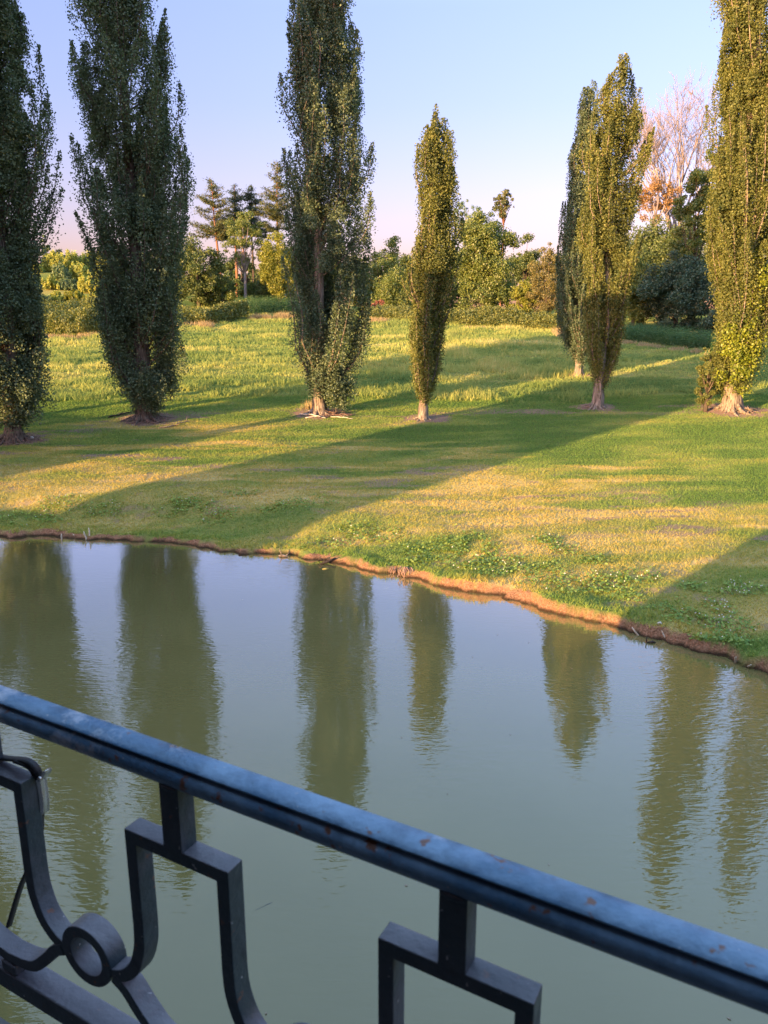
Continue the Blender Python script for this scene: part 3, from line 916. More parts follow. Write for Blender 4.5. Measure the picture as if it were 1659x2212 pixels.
def dead_tree(label, px, yt, hw, Y, yb, px_b):
    t = at(px, yt, Y); xb = at(px_b, yb, Y)[0]
    gzv = gz(xb, Y)
    b = np.array([xb, Y, gzv]); H = t[2] - gzv
    root = empty('dead_tree', b, label, 'tree')
    ta = Acc()
    def grow(p, d, L, r, depth):
        m = 5
        pts = [p]; dd = d.copy()
        for k in range(m):
            dd = dd + rng.normal(0, .10, 3) + np.array([0, 0, .05]); dd /= np.linalg.norm(dd)
            pts.append(pts[-1] + dd * L / m)
        add_tube(ta, pts, np.linspace(r, r * .6, m + 1), 5 if depth < 2 else 3)
        if depth >= 6 or L < .25:
            return
        for c in range(3 if depth < 4 else 4):
            k = int(rng.integers(2, m + 1)) if c else m
            nd_ = dd + rng.normal(0, .42, 3); nd_[2] = abs(nd_[2]) * .8 + .25; nd_ /= np.linalg.norm(nd_)
            grow(pts[k], nd_, L * rng.uniform(.55, .8), max(r * .55, .022), depth + 1)
    add_tube(ta, [(xb, Y, gzv - .2), (xb + .1, Y, gzv + H * .2), (xb, Y, gzv + H * .42)], [.5, .42, .36], 9)
    top = np.array([xb, Y, gzv + H * .40])
    for dx, dy, L in ((-.35, .3, .33), (.3, .35, .33), (-.7, -.3, .26), (-.55, .1, .30), (-.2, -.3, .34), (.12, .2, .36), (.5, -.1, .30), (-.9, -.2, .20), (.85, .2, .22)):
        d = np.array([dx, dy, .95]); d /= np.linalg.norm(d)
        grow(top + rng.normal(0, .12, 3), d, H * L, .24, 1)
    ta.build('trunk', M['bark_pale'], root, smooth=True, origin=b).location = (0, 0, 0)


G_BACK = 'trees of the wood behind the meadow'
# far left
broadleaf('grey green narrow tree far off beside the leftmost poplar', 96, 505, 13, 230, 'blue_willow', 2500, .5, yb=600, nc=30)
broadleaf('distant dark rounded tree on the skyline at far left', 122, 531, 30, 240, 'spruce', 3000, .6, yb=600, nc=30)
broadleaf('distant dark low tree beside the pink skyline at left', 165, 552, 30, 240, 'spruce', 2500, .6, yb=610, nc=30)
# young willows on the slope
SAP = [(110, 548, 22, 132, 'willow'), (150, 545, 24, 136, 'willow'), (195, 548, 24, 138, 'willow'), (228, 540, 22, 134, 'willow'), (130, 575, 20, 124, 'blue_willow'), (172, 572, 24, 126, 'willow'),
       (215, 580, 22, 124, 'willow'), (108, 600, 20, 116, 'willow'), (148, 604, 24, 117, 'blue_willow'), (190, 600, 22, 116, 'willow'), (230, 604, 22, 116, 'willow'), (122, 632, 20, 108, 'willow'),
       (165, 628, 26, 108, 'birch'), (205, 634, 24, 107, 'willow'), (98, 640, 16, 106, 'blue_willow'), (240, 640, 20, 106, 'willow'), (60, 560, 24, 130, 'willow'), (265, 560, 26, 132, 'willow'), (270, 610, 26, 118, 'blue_willow')]
for px, yt, hw, Y, mt in SAP:
    broadleaf({'willow': 'yellow green young willow bush on the slope between the two left poplars', 'blue_willow': 'blue green young willow bush on the slope between the two left poplars',
               'birch': 'golden bush low in the middle of the willow slope'}[mt], px, yt, hw, Y, mt, 3000, .30, name='willow_bush', cat='bush', group='young willow bushes on the slope', nc=40, top=1.2, cr=.17, upr=2.6)
# dark trees and pines between the second and third poplar
broadleaf('dark broadleaf tree with sunlit leaf tips right of the widest dark poplar', 422, 522, 58, 108, 'oak', 11000, .34, yb=662, nc=60)
conifer('tall open pine with a bare red trunk, leftmost of the pines', 456, 386, 52, 122, 'pine', 520, 24, open_=.5, left=1.15, px_b=474)
conifer('dark pine with a split tip, second of the pines from the left', 506, 400, 36, 126, 'spruce', 510, 22, open_=.4, bark='bark_red')
conifer('blackish spruce with drooping layers between two pines', 542, 403, 46, 128, 'spruce', 505, 24, name='spruce_tree', droop=.25, open_=.1, bark='bark_dark', dense=1.4)
conifer('tallest warm toned pine partly behind the third tall poplar', 598, 352, 52, 124, 'pine', 500, 24, open_=.4, left=1.1)
conifer('thin pine with an orange trunk behind the pale stemmed birch', 522, 470, 26, 120, 'pine', 560, 12, open_=.5, px_b=530)
broadleaf('thin birch with a pale leaning stem standing before the pines', 522, 442, 40, 113, 'lime', 3800, .26, yb=575, name='birch_tree', bark='bark_pale', nc=42, cr=.2)
broadleaf('golden green birch tucked against the left side of the third tall poplar', 600, 492, 44, 112, 'birch', 7500, .30, yb=640, name='birch_tree', nc=50, droop=.4, cr=.22)
broadleaf('dark shrub under the pines left of the pale birch stem', 478, 590, 50, 118, 'lime', 5000, .32, name='understorey_shrub', cat='shrub', nc=36)
broadleaf('shadowy dark shrub right of the pale birch stem', 572, 588, 52, 118, 'oak', 6000, .32, name='understorey_shrub', cat='shrub', nc=36)
broadleaf('low dark shrub at the foot of the pines behind the bramble hedge', 440, 632, 42, 116, 'oak', 3500, .3, name='understorey_shrub', cat='shrub', nc=26)
broadleaf('deep green thicket tree hidden behind the golden birch', 625, 540, 60, 130, 'oak', 5000, .4, nc=40)
# between the third poplar and the short one
broadleaf('dark feathery tree on the skyline between the third tall and the short poplar', 852, 512, 34, 150, 'lime', 3600, .4, yb=640, nc=44, cr=.3)
broadleaf('mid green tree close to the right side of the third tall poplar', 818, 534, 44, 128, 'lime', 5500, .36, nc=46)
broadleaf('drooping grey green willow left of the short poplar', 856, 570, 46, 118, 'lime', 6500, .3, name='willow_tree', droop=1.2, nc=46)
broadleaf('dark shaded tree behind the drooping willow', 890, 552, 46, 140, 'oak', 4500, .4, nc=36)
broadleaf('small reddish shrub low behind the bramble bank', 815, 640, 18, 112, 'red_bush', 800, .22, name='red_shrub', cat='shrub', nc=14)
# between the short poplar and the right pair
broadleaf('airy pale thin leaved tree rising right of the short poplar', 1012, 424, 30, 150, 'blue_willow', 1700, .3, yb=520, nc=40, cr=.16, bark='bark_pale')
broadleaf('large round sunlit broadleaf tree right of the short poplar', 1052, 452, 68, 106, 'lime', 15000, .34, yb=676, nc=85, cr=.24)
broadleaf('lone pine with a small tuft head above the round sunlit tree', 1090, 405, 20, 140, 'pine', 1300, .36, yb=476, name='pine_tree', bark='bark_red', nc=30, cr=.26)
broadleaf('greyish green tree on the skyline right of the round sunlit tree', 1140, 508, 38, 140, 'oak', 5000, .38, nc=40)
broadleaf('warm olive tree left of the slim dark poplar', 1188, 516, 44, 132, 'brown_bush', 6000, .34, nc=46)
broadleaf('bright yellow green bush beside the round sunlit tree', 1132, 602, 30, 103, 'birch', 3200, .28, name='hazel_bush', cat='bush', nc=30)
broadleaf('brownish twiggy hawthorn bush left of the slim dark poplar', 1182, 588, 44, 101, 'brown_bush', 5200, .24, name='hawthorn_bush', cat='bush', nc=42, cr=.2)
# behind the right-hand poplars
broadleaf('yellowish green tree between the sunlit poplar and the dark holm oak', 1378, 548, 52, 97, 'lime', 9500, .32, yb=706, nc=60)
broadleaf('big dark blue green holm oak left of the golden poplar', 1472, 545, 78, 93, 'holly', 15000, .32, yb=712, name='holm_oak', nc=90, cr=.2)
broadleaf('dark brown green rounded tree above the holm oak', 1440, 466, 92, 108, 'oak', 11000, .38, yb=640, nc=70)
broadleaf('dark tree standing against the left side of the golden poplar', 1524, 300, 46, 98, 'lime', 9000, .34, yb=640, nc=70, cr=.24)
broadleaf('orange lit scrubby tree among the lower bare branches', 1424, 366, 44, 112, 'rust', 2100, .3, yb=475, name='scrub_tree', bark='bark_pale', nc=34, cr=.2)
dead_tree('bare leafless dead tree with pale orange limbs behind the golden poplar', 1462, 285, 70, 116, 480, 1470)
broadleaf('dark evergreen shrub at the foot of the holm oak', 1548, 668, 34, 88, 'holly', 4000, .28, name='evergreen_shrub', cat='shrub', nc=34)
broadleaf('dark tree filling the gap right of the golden poplar', 1660, 560, 60, 95, 'holly', 8000, .34, nc=50)
broadleaf('pale sucker shoots growing left of the golden poplar trunk', 1538, 738, 27, 46.6, 'poplar', 3000, .14, yb=862, name='poplar_sucker', cat='shrub', nc=30, cr=.24)
# back row closing the wood
for k, (px, yt) in enumerate([(330, 560), (520, 560), (690, 545), (760, 552), (940, 540), (1000, 545), (1100, 540), (1240, 520), (1310, 500), (1390, 510), (1500, 470), (1590, 480), (1650, 470)]):
    broadleaf('dim green tree deep in the wood, mostly hidden by nearer trees', px, yt, 70, 150, 'oak', 4200, .5, group='dim trees deep in the wood', nc=34)


# ------------------------------------------------------------------ hedges and weeds along the meadow edge
def hedge(label, pts, h, w_, mat, n, leaf=.2, name='bramble_hedge', cat='hedge', gap=.0):
    P = np.array([ground(*p)[:2] for p in pts])
    seg = np.r_[0, np.cumsum(np.hypot(*np.diff(P, axis=0).T))]
    n_ = n
    t = rng.random(n_) * seg[-1]
    x = np.interp(t, seg, P[:, 0]); y = np.interp(t, seg, P[:, 1])
    q = rng.uniform(-1, 1, n_)
    hh = h * (.62 + .75 * fbm(t / 1.7, q * 1.2 + 3, 3)) * np.sqrt(np.clip(1 - q ** 2 * .85, 0, 1))
    y = y + w_ + q * w_
    z = height(x, y) + hh * rng.uniform(0, 1, n_) ** .45
    C = np.stack([x, y, z], 1) + rng.normal(0, .08, (n_, 3))
    b = np.array([P[:, 0].mean(), P[:, 1].mean(), gz(P[:, 0].mean(), P[:, 1].mean())])
    la = Acc()
    leaves(la, C, np.full(n_, leaf), .75, .2)
    o = la.build(name, M[mat], origin=b)
    tag(o, label, cat)
    return o


hedge('bramble hedge between the two leftmost poplars, sunlit on top', [(60, 727), (100, 726), (170, 727), (245, 718), (290, 712)], 2.6, 2.2, 'bramble', 15000)
hedge('second looser bramble bank up the slope behind the left hedge', [(60, 692), (120, 690), (200, 688), (280, 684)], 1.9, 2.5, 'bramble', 8000)
hedge('dark bramble hedge just right of the widest dark poplar', [(385, 704), (440, 701), (500, 696), (530, 690)], 2.0, 1.8, 'bramble', 9000)
hedge('low bramble thicket between the third tall poplar and the short one', [(780, 690), (830, 692), (880, 697), (940, 700)], 1.7, 2.5, 'bramble', 9000)
hedge('long bramble thicket right of the short poplar under the round tree', [(950, 702), (1020, 706), (1090, 710), (1160, 714), (1225, 716)], 2.1, 2.2, 'bramble', 14000)


def weeds(name, pts, depth, h, n, mat, per=9, leaf=.14, kind='stuff'):
    P = np.array([ground(*p)[:2] for p in pts])
    seg = np.r_[0, np.cumsum(np.hypot(*np.diff(P, axis=0).T))]
    t = rng.random(n) * seg[-1]
    x = np.interp(t, seg, P[:, 0]); y = np.interp(t, seg, P[:, 1]) + rng.random(n) * depth
    hh = h * rng.uniform(.65, 1.15, n)
    z = height(x, y)
    la = Acc()
    for k in range(per):
        f = (k + 1) / per
        C = np.stack([x, y, z + hh * f], 1) + rng.normal(0, .07, (n, 3))
        leaves(la, C, np.full(n, leaf * (1.25 - .6 * f)), .55, 0, None, .4)
    o = la.build(name, M[mat]); tag(o, kind='stuff')


weeds('nettle_bed', [(1345, 738), (1400, 742), (1460, 750), (1520, 757), (1560, 765), (1640, 775)], 7, 1.55, 5200, 'nettle')
weeds('tall_weeds', [(500, 684), (560, 680), (640, 676)], 7, 1.9, 3600, 'nettle')


def straw(pts, n, h, wid):
    P = np.array([ground(*p)[:2] for p in pts])
    seg = np.r_[0, np.cumsum(np.hypot(*np.diff(P, axis=0).T))]
    t = rng.random(n) * seg[-1]
    x = np.interp(t, seg, P[:, 0]) + rng.normal(0, .3, n); y = np.interp(t, seg, P[:, 1]) + rng.normal(0, wid, n)
    return x, y, h * rng.uniform(.6, 1.3, n)


sa = Acc()
for pts, n, h, wd in (([(385, 708), (455, 706)], 1500, .7, .6), ([(545, 690), (600, 688), (635, 686)], 1800, .8, .6), ([(785, 694), (835, 696)], 1500, .6, .6),
                      ([(1200, 716), (1230, 735)], 1500, .8, .9), ([(1345, 740), (1430, 752), (1520, 764)], 1800, .4, .4), ([(60, 730), (150, 731), (240, 724)], 1500, .5, .5),
                      ([(1228, 818), (1275, 815)], 900, .25, .35), ([(672, 885), (680, 880)], 160, .6, .2), ([(950, 708), (1100, 713)], 1600, .45, .5)):
    x, y, hh = straw(pts, n, h * .8, wd)
    kk = fbm(x / 1.3 + 5, y / 1.3, 3) > .46
    x, y, hh = x[kk], y[kk], hh[kk]
    blades(sa, x, y, hh, np.full(len(x), .03), rng.random(len(x)), .3, 2)
o = sa.build('dry_grass', M['straw']); tag(o, kind='stuff')

# ------------------------------------------------------------------ sticks, roots and bits on the ground
def stick(name, label, p0, p1, r, mat, cat, bend=.06, twigs=2, group=None, lift=.03, n=7):
    a = ground(*p0); b = ground(*p1)
    base = (a + b) / 2
    L = np.linalg.norm(b - a)
    m = 8
    s = np.linspace(0, 1, m)
    P = a + (b - a) * s[:, None] + rng.normal(0, bend * L * .4, (m, 3)) * np.array([1, 1, .1])
    P[:, 2] = height(P[:, 0], P[:, 1]) + r + lift * np.sin(s * 3.1)
    ac = Acc()
    add_tube(ac, P, r * (1 - .5 * s), n)
    for k in range(twigs):
        i = int(rng.integers(2, m - 1)); d = unit(1)[0]; d[2] = abs(d[2]) * .6
        add_tube(ac, [P[i], P[i] + d * L * .15, P[i] + d * L * .28 + rng.normal(0, .03, 3)], [r * .6, r * .4, r * .2], 4)
    o = ac.build(name, M[mat], origin=base, smooth=True)
    return tag(o, label, cat, group)


stick('fallen_branch', 'longest pale cut stick lying left of the split poplar trunk', (650, 897), (702, 905), .05, 'pale_wood', 'branch')
stick('fallen_branch', 'thin pale stick crossing the cut pile beside the split poplar trunk', (660, 905), (700, 901), .035, 'pale_wood', 'branch')
stick('fallen_branch', 'pale stick on bare soil right of the split poplar trunk', (715, 902), (762, 906), .035, 'pale_wood', 'branch')
stick('fallen_branch', 'dark fallen branch left of the widest dark poplar', (232, 904), (285, 893), .05, 'black_wood', 'branch', .1, 3)
stick('fallen_branch', 'pale crooked branch on grass right of the widest dark poplar', (352, 926), (412, 910), .04, 'wood', 'branch', .12)


def root_heap(label, px, py, hw, n, mat, r=.035, hgt=.5):
    c = ground(px, py)
    D = c[1]; w_ = hw / FPX * D
    ac = Acc()
    for k in range(n):
        an = rng.uniform(0, 6.28); d = rng.random() ** .5 * w_
        p = np.array([c[0] + math.cos(an) * d, c[1] + math.sin(an) * d * .8 - .1, 0])
        L = rng.uniform(.3, 1.0); a2 = an + rng.normal(0, .8)
        P = [p + np.array([math.cos(a2), math.sin(a2), 0]) * L * (q - .5) for q in (0, .33, .66, 1)]
        P = np.array(P) + rng.normal(0, .06, (4, 3))
        P[:, 2] = height(P[:, 0], P[:, 1]) + rng.uniform(.02, hgt * (1.1 - d / w_), 4) * rng.random() + .02
        add_tube(ac, P, np.linspace(r, r * .4, 4) * rng.uniform(.4, 1.2), 4)
    o = ac.build('root_heap', M[mat], origin=c, smooth=True)
    return tag(o, label, 'roots')


root_heap('heap of pale bent roots at the foot of the golden poplar', 1592, 885, 34, 60, 'wood', .05, .7)
root_heap('spread of thin dead twigs around the widest dark poplar trunk', 318, 905, 48, 110, 'twig', .03, .5)
root_heap('scatter of brown twigs under the poplar at the left edge', 42, 950, 44, 80, 'twig', .03, .5)
root_heap('brush of brown twigs right of the split poplar trunk', 725, 897, 34, 60, 'twig', .025, .5)
root_heap('small twig heap left of the bare trunked sunlit poplar', 1272, 880, 14, 16, 'twig', .025, .3)
root_heap('brown debris behind the straw at the slim dark poplar', 1272, 815, 16, 24, 'twig', .03, .6)


def bit(name, label, cat, px, py, L, r, mat, tilt=.5, az=0, n=6, group=None, wet=False):
    """a short stake or root end standing at the water's edge"""
    rr = ray(px, py); p = np.array([0, 0, CAM_H]) + rr * (-CAM_H / rr[2])
    d = np.array([math.cos(az) * math.sin(tilt), math.sin(az) * math.sin(tilt), math.cos(tilt)])
    ac = Acc()
    P = np.array([p - d * L * .3, p + d * L * .3, p + d * L * .7 + rng.normal(0, L * .05, 3), p + d * L])
    add_tube(ac, P, [r, r, r * .85, r * .6], n)
    o = ac.build(name, M[mat], origin=p, smooth=True)
    return tag(o, label, cat, group)


bit('stake', 'left of two pale stakes standing side by side in the water', 'stake', 187, 1166, .32, .03, 'pale_wood', .35, 2.6)
bit('stake', 'right of two pale stakes standing side by side in the water', 'stake', 194, 1165, .42, .03, 'pale_wood', .3, 2.0)
bit('stake', 'lone pale stake standing at the waterline at far left', 'stake', 133, 1166, .22, .03, 'pale_wood', .1, 1)
bit('root_end', 'short pale root end slanting from the left bank', 'root', 163, 1162, .2, .03, 'pale_wood', .9, 2.5)
for k, (px, py, L) in enumerate([(1225, 1322, .22), (1232, 1318, .25), (1378, 1372, .24), (1440, 1383, .26), (1588, 1432, .28), (1615, 1441, .24)]):
    bit('root_end', 'pale root end poking out of the eroded right bank', 'root', px, py, L, .024, 'pale_wood', .5 + .5 * rng.random(), rng.uniform(2, 5), group='root ends poking from the bank')
# hanging root mass
rm = Acc()
rr = ray(876, 1246); rp = np.array([0, 0, CAM_H]) + rr * (-CAM_H / rr[2])
for k in range(34):
    p = rp + np.array([rng.normal(0, .09), rng.normal(.1, .05), rng.uniform(.08, .30)])
    add_tube(rm, [p, p + np.array([rng.normal(0, .05), -.08, -.1]), p + np.array([rng.normal(0, .07), -.14, -.3])], [.025, .02, .008], 4)
add_tube(rm, [rp + (0, .1, .0), rp + (.02, .05, .18), rp + (-.03, .05, .31)], [.07, .06, .03], 8)
tag(rm.build('root_clump', M['twig'], origin=rp, smooth=True), 'ragged clump of hanging roots on the middle of the bank', 'roots')
rm = Acc()
for k in range(46):
    px = rng.uniform(770, 868); rr = ray(px, 1222 + (px - 770) * .22); p = np.array([0, 0, CAM_H]) + rr * (-CAM_H / rr[2]); p = p + np.array([0, .08, rng.uniform(.1, .22)])
    add_tube(rm, [p, p + np.array([rng.normal(0, .04), -.08, -.07]), p + np.array([rng.normal(0, .05), -.12, -.2])], [.018, .015, .006], 4)
tag(rm.build('root_fringe', M['twig'], smooth=True), 'fringe of short bare roots along the bank left of the root clump', 'roots')


def floater(name, label, cat, px, py, pts, rad, mat, n=6, parts=None):
    rr = ray(px, py); p = np.array([0, 0, CAM_H]) + rr * (-CAM_H / rr[2])
    ac = Acc()
    add_tube(ac, np.array(pts) + p, rad, n)
    for q, r2 in parts or []:
        add_tube(ac, np.array(q) + p, r2, n)
    return tag(ac.build(name, M[mat], origin=p, smooth=True), label, cat)


floater('driftwood_log', 'pale driftwood log lying at the lit edge of the bank', 'log', 612, 1203, [(-.16, .02, .03), (0, 0, .04), (.15, -.02, .02)], [.03, .05, .025], 'wood', 8,
        [([(-.05, 0, .06), (-.12, .1, .2), (-.16, .12, .28)], [.02, .014, .006]), ([(.1, .0, .05), (.2, .12, .12)], [.02, .008])])
floater('driftwood_branch', 'dark branch jutting from the bank into the water', 'branch', 705, 1218, [(-.2, -.1, .02), (0, 0, .06), (.3, .12, .16)], [.03, .045, .03], 'black_wood', 7,
        [([(-.28, .15, .05), (-.22, .1, .16), (-.12, .1, .10)], [.03, .04, .03])])
floater('floating_leaf', 'yellow leaf stalk floating near the bank', 'leaf', 703, 1229, [(-.1, -.03, .008), (0, 0, .014), (.1, .05, .01)], [.012, .022, .01], 'yellow_leaf')
floater('driftwood_hook', 'small dark hooked driftwood floating off the right bank', 'driftwood', 1404, 1389, [(-.03, 0, .015), (.05, 0, .035), (.15, .02, .01)], [.02, .035, .012], 'black_wood', 7,
        [([(-.03, 0, .01), (-.09, 0, .03), (-.10, 0, .12), (-.06, 0, .15)], [.014, .016, .014, .01])])
floater('sunken_branch', 'grey branch end lying in the shallows at the right bank', 'branch', 1480, 1392, [(-.15, -.03, .01), (0, 0, .03), (.2, .05, .08)], [.015, .022, .02], 'wood')
for px, py, lab in ((572, 1957, 'faint fish near the surface right of the middle baluster'), (132, 2404 - 690 + 0, ''), ):
    if lab:
        rr = ray(px, py); p = np.array([0, 0, CAM_H]) + rr * (-CAM_H / rr[2])
        ac = Acc()
        add_tube(ac, [p + (-.22, -.16, -.012), p + (-.1, -.07, -.028), p + (.05, .04, -.03), p + (.2, .14, -.012)], [.004, .03, .034, .006], 8)
        tag(ac.build('fish', M['carp'], origin=p, smooth=True), lab, 'fish')
fl_ = Acc()
n = 70
fx = rng.uniform(-11, 8, n); fy = rng.uniform(4, 26, n)
k = shore_s(fx, fy) < -.15
fx, fy = fx[k], fy[k]; n = len(fx)
an = rng.uniform(0, 6.28, n); L_ = rng.uniform(.012, .03, n)
dx, dy = np.cos(an) * L_, np.sin(an) * L_
fl_.add(np.stack([np.stack([fx - dx, fy - dy, 0 * fx + .006], 1), np.stack([fx + dy * .5, fy - dx * .5, 0 * fx + .008], 1), np.stack([fx + dx, fy + dy, 0 * fx + .012], 1), np.stack([fx - dy * .5, fy + dx * .5, 0 * fx + .008], 1)], 1).reshape(-1, 3), np.arange(4 * n).reshape(-1, 4))
tag(fl_.build('floating_litter', M['wood']), kind='stuff')
for nm, lab, px, py, r in (('stone', 'single white stone among weeds on the right bank', 1424, 1351, .06), ('stone', 'pale stone at the foot of the leftmost poplar', 69, 948, .09)):
    c = ground(px, py)
    ac = Acc()
    add_tube(ac, [c + (-r, 0, .02), c + (-r * .5, 0, .04), c + (r * .4, .01, .045), c + (r, 0, .02)], [r * .3, r * .7, r * .75, r * .3], 7)
    tag(ac.build(nm, M['stone'], origin=c, smooth=True), lab, 'stone')

# ------------------------------------------------------------------ balcony railing
ET = np.array([.87617, -.48200, 0]); EN = np.array([.48200, .87617, 0]); D0 = .5178


def rp3(t, n, z):
    return ET * t + EN * (D0 + n) + np.array([0, 0, CAM_H + z])


def rect_sweep(acc, path, wd, n0, n1, closed=False):
    """flat bar bent along a path in the railing's plane, with mitred corners"""
    P = np.array(path, float); m = len(P)
    T = np.zeros((m, 2))
    L = []
    for i in range(m):
        a = P[i] - P[i - 1] if (i > 0 or closed) else P[1] - P[0]
        b = P[(i + 1) % m] - P[i] if (i < m - 1 or closed) else P[-1] - P[-2]
        a = a / np.linalg.norm(a); b = b / np.linalg.norm(b)
        na, nb = np.array([-a[1], a[0]]), np.array([-b[1], b[0]])
        k = na + nb; k = k / np.linalg.norm(k); k = k / max(.3, k @ na)
        L.append(k)
    L = np.array(L)
    A, B = P + L * wd / 2, P - L * wd / 2
    V = []
    for i in range(m):
        V += [rp3(A[i, 0], n0, A[i, 1]), rp3(B[i, 0], n0, B[i, 1]), rp3(B[i, 0], n1, B[i, 1]), rp3(A[i, 0], n1, A[i, 1])]
    Q = []
    for i in range(m if closed else m - 1):
        j = (i + 1) % m
        for k in range(4):
            Q.append((i * 4 + k, i * 4 + (k + 1) % 4, j * 4 + (k + 1) % 4, j * 4 + k))
    if not closed:
        Q += [(0, 3, 2, 1), (m * 4 - 4, m * 4 - 3, m * 4 - 2, m * 4 - 1)]
    acc.add(V, Q)


def profile_sweep(acc, prof, t0, t1, seg=40):
    prof = np.array(prof); k = len(prof)
    ts = np.linspace(t0, t1, seg)
    V = np.array([rp3(t, n, z) for t in ts for n, z in prof])
    Q = [(i * k + j, i * k + (j + 1) % k, (i + 1) * k + (j + 1) % k, (i + 1) * k + j) for i in range(seg - 1) for j in range(k)]
    acc.add(V, Q)


def bevel(o, w_=.0015, seg=2):
    m = o.modifiers.new('edge', 'BEVEL'); m.width = w_; m.segments = seg; m.limit_method = 'ANGLE'; m.angle_limit = R(35)
    for p in o.data.polygons:
        p.use_smooth = True
    m2 = o.modifiers.new('wn', 'WEIGHTED_NORMAL')


def smooth_path(pts, k=6):
    P = np.array(pts, float); out = []
    for i in range(len(P) - 1):
        p0 = P[max(i - 1, 0)]; p1 = P[i]; p2 = P[i + 1]; p3 = P[min(i + 2, len(P) - 1)]
        for q in np.linspace(0, 1, k, endpoint=False):
            out.append(.5 * ((2 * p1) + (-p0 + p2) * q + (2 * p0 - 5 * p1 + 4 * p2 - p3) * q * q + (-p0 + 3 * p1 - 3 * p2 + p3) * q ** 3))
    out.append(P[-1])
    return np.array(out)


rail = empty('balcony_railing', rp3(-.3, .012, -1.05), 'blue black wrought iron balcony railing with worn handrail over the water', 'railing')
RAIL_PARTS = []
ha = Acc()
prof = [(-.0005, -.4495), (.003, -.4466), (.010, -.4450), (.018, -.4446), (.027, -.4460), (.0312, -.4500), (.0300, -.4555), (.0325, -.4640), (.0318, -.4740), (.0265, -.4798), (.0060, -.4798),
        (.0010, -.4775), (-.0030, -.4725), (-.0045, -.4660), (-.0032, -.4600), (.0005, -.4562), (.0052, -.4552), (.0052, -.4520), (.0002, -.4512)]
profile_sweep(ha, prof, -3.2, 2.4, 80)
hr = ha.build('handrail', M['handrail'], rail); bevel(hr, .0008); RAIL_PARTS.append(hr)
ba = Acc()
rect_sweep(ba, [(-3.2, -.886), (2.4, -.886)], .031, -.004, .031)
br = ba.build('bottom_rail', M['iron'], rail); bevel(br, .003); RAIL_PARTS.append(br)
fr, rg = None, None
LEG = [(.0665, -.562), (.0665, -.60), (.0665, -.64), (.0665, -.685)]
CUR = smooth_path([(.0665, -.685), (.069, -.715), (.080, -.746), (.098, -.766), (.121, -.777)], 5)
BASK = smooth_path([(.119, -.779), (.100, -.790), (.078, -.814), (.048, -.838), (0, -.846)], 5)
for k in range(-6, 7):
    c = -.545 + .327 * k + .001
    b_ = empty('baluster', rp3(c, .012, -.871), None, None)
    del_ = [kk for kk in b_.keys()]
    b_.parent = rail; RAIL_PARTS.append(b_)
    fa_ = Acc()
    right = np.vstack([LEG, CUR[1:]]); left = right[::-1] * np.array([-1, 1])
    rect_sweep(fa_, np.vstack([left, right]) + np.array([c, 0]), .0165, 0, .0245)
    o = fa_.build('frame', M['iron'], b_); bevel(o)
    sa_ = Acc(); rect_sweep(sa_, [(c, -.470), (c, -.5538)], .0265, -.0012, .0225)
    add_tube(sa_, [rp3(c - .0125, .001, -.4782), rp3(c - .004, -.0008, -.4778), rp3(c + .005, -.0005, -.4784), rp3(c + .0125, .001, -.4780)], [.002, .0036, .0030, .002], 7)
    o2 = sa_.build('stem', M['iron'], b_); bevel(o2)
    bb = Acc(); bl = BASK[::-1] * np.array([-1, 1]); rect_sweep(bb, np.vstack([BASK, bl[1:]]) + np.array([c, 0]), .0160, -.0007, .0252)
    o3 = bb.build('basket', M['iron'], b_); bevel(o3)
    kb = Acc(); rect_sweep(kb, [(c, -.8545), (c, -.8702)], .030, -.003, .028)
    o4 = kb.build('foot', M['iron'], b_); bevel(o4, .003)
    ra = Acc(); an = np.linspace(0, 2 * np.pi, 40, endpoint=False)
    rect_sweep(ra, np.stack([c + .1635 + .0355 * np.cos(an), -.768 + .0335 * np.sin(an)], 1), .0155, -.0015, .026, True)
    o5 = ra.build('ring', M['iron'], b_); bevel(o5)

# ------------------------------------------------------------------ strap with buckle hung over the railing
def onrail(X, Y, n):
    r = ray(X * 1659 / 3024, Y * 1659 / 3024)
    q = r * ((D0 + n) / (r @ EN))
    return q + np.array([0, 0, CAM_H])


def ribbon(acc, P, wid, thick, wdir):
    P = smooth_path(P, 6); n = len(P)
    T = np.gradient(P, axis=0); T /= np.linalg.norm(T, axis=1)[:, None]
    W = wdir - (T @ wdir)[:, None] * T; W /= np.linalg.norm(W, axis=1)[:, None]
    N = np.cross(T, W)
    V = np.stack([P - W * wid / 2 - N * thick / 2, P + W * wid / 2 - N * thick / 2, P + W * wid / 2 + N * thick / 2, P - W * wid / 2 + N * thick / 2], 1).reshape(-1, 3)
    Q = [(i * 4 + k, i * 4 + (k + 1) % 4, i * 4 + 4 + (k + 1) % 4, i * 4 + 4 + k) for i in range(n - 1) for k in range(4)] + [(0, 3, 2, 1), (n * 4 - 4, n * 4 - 3, n * 4 - 2, n * 4 - 1)]
    acc.add(V, Q)


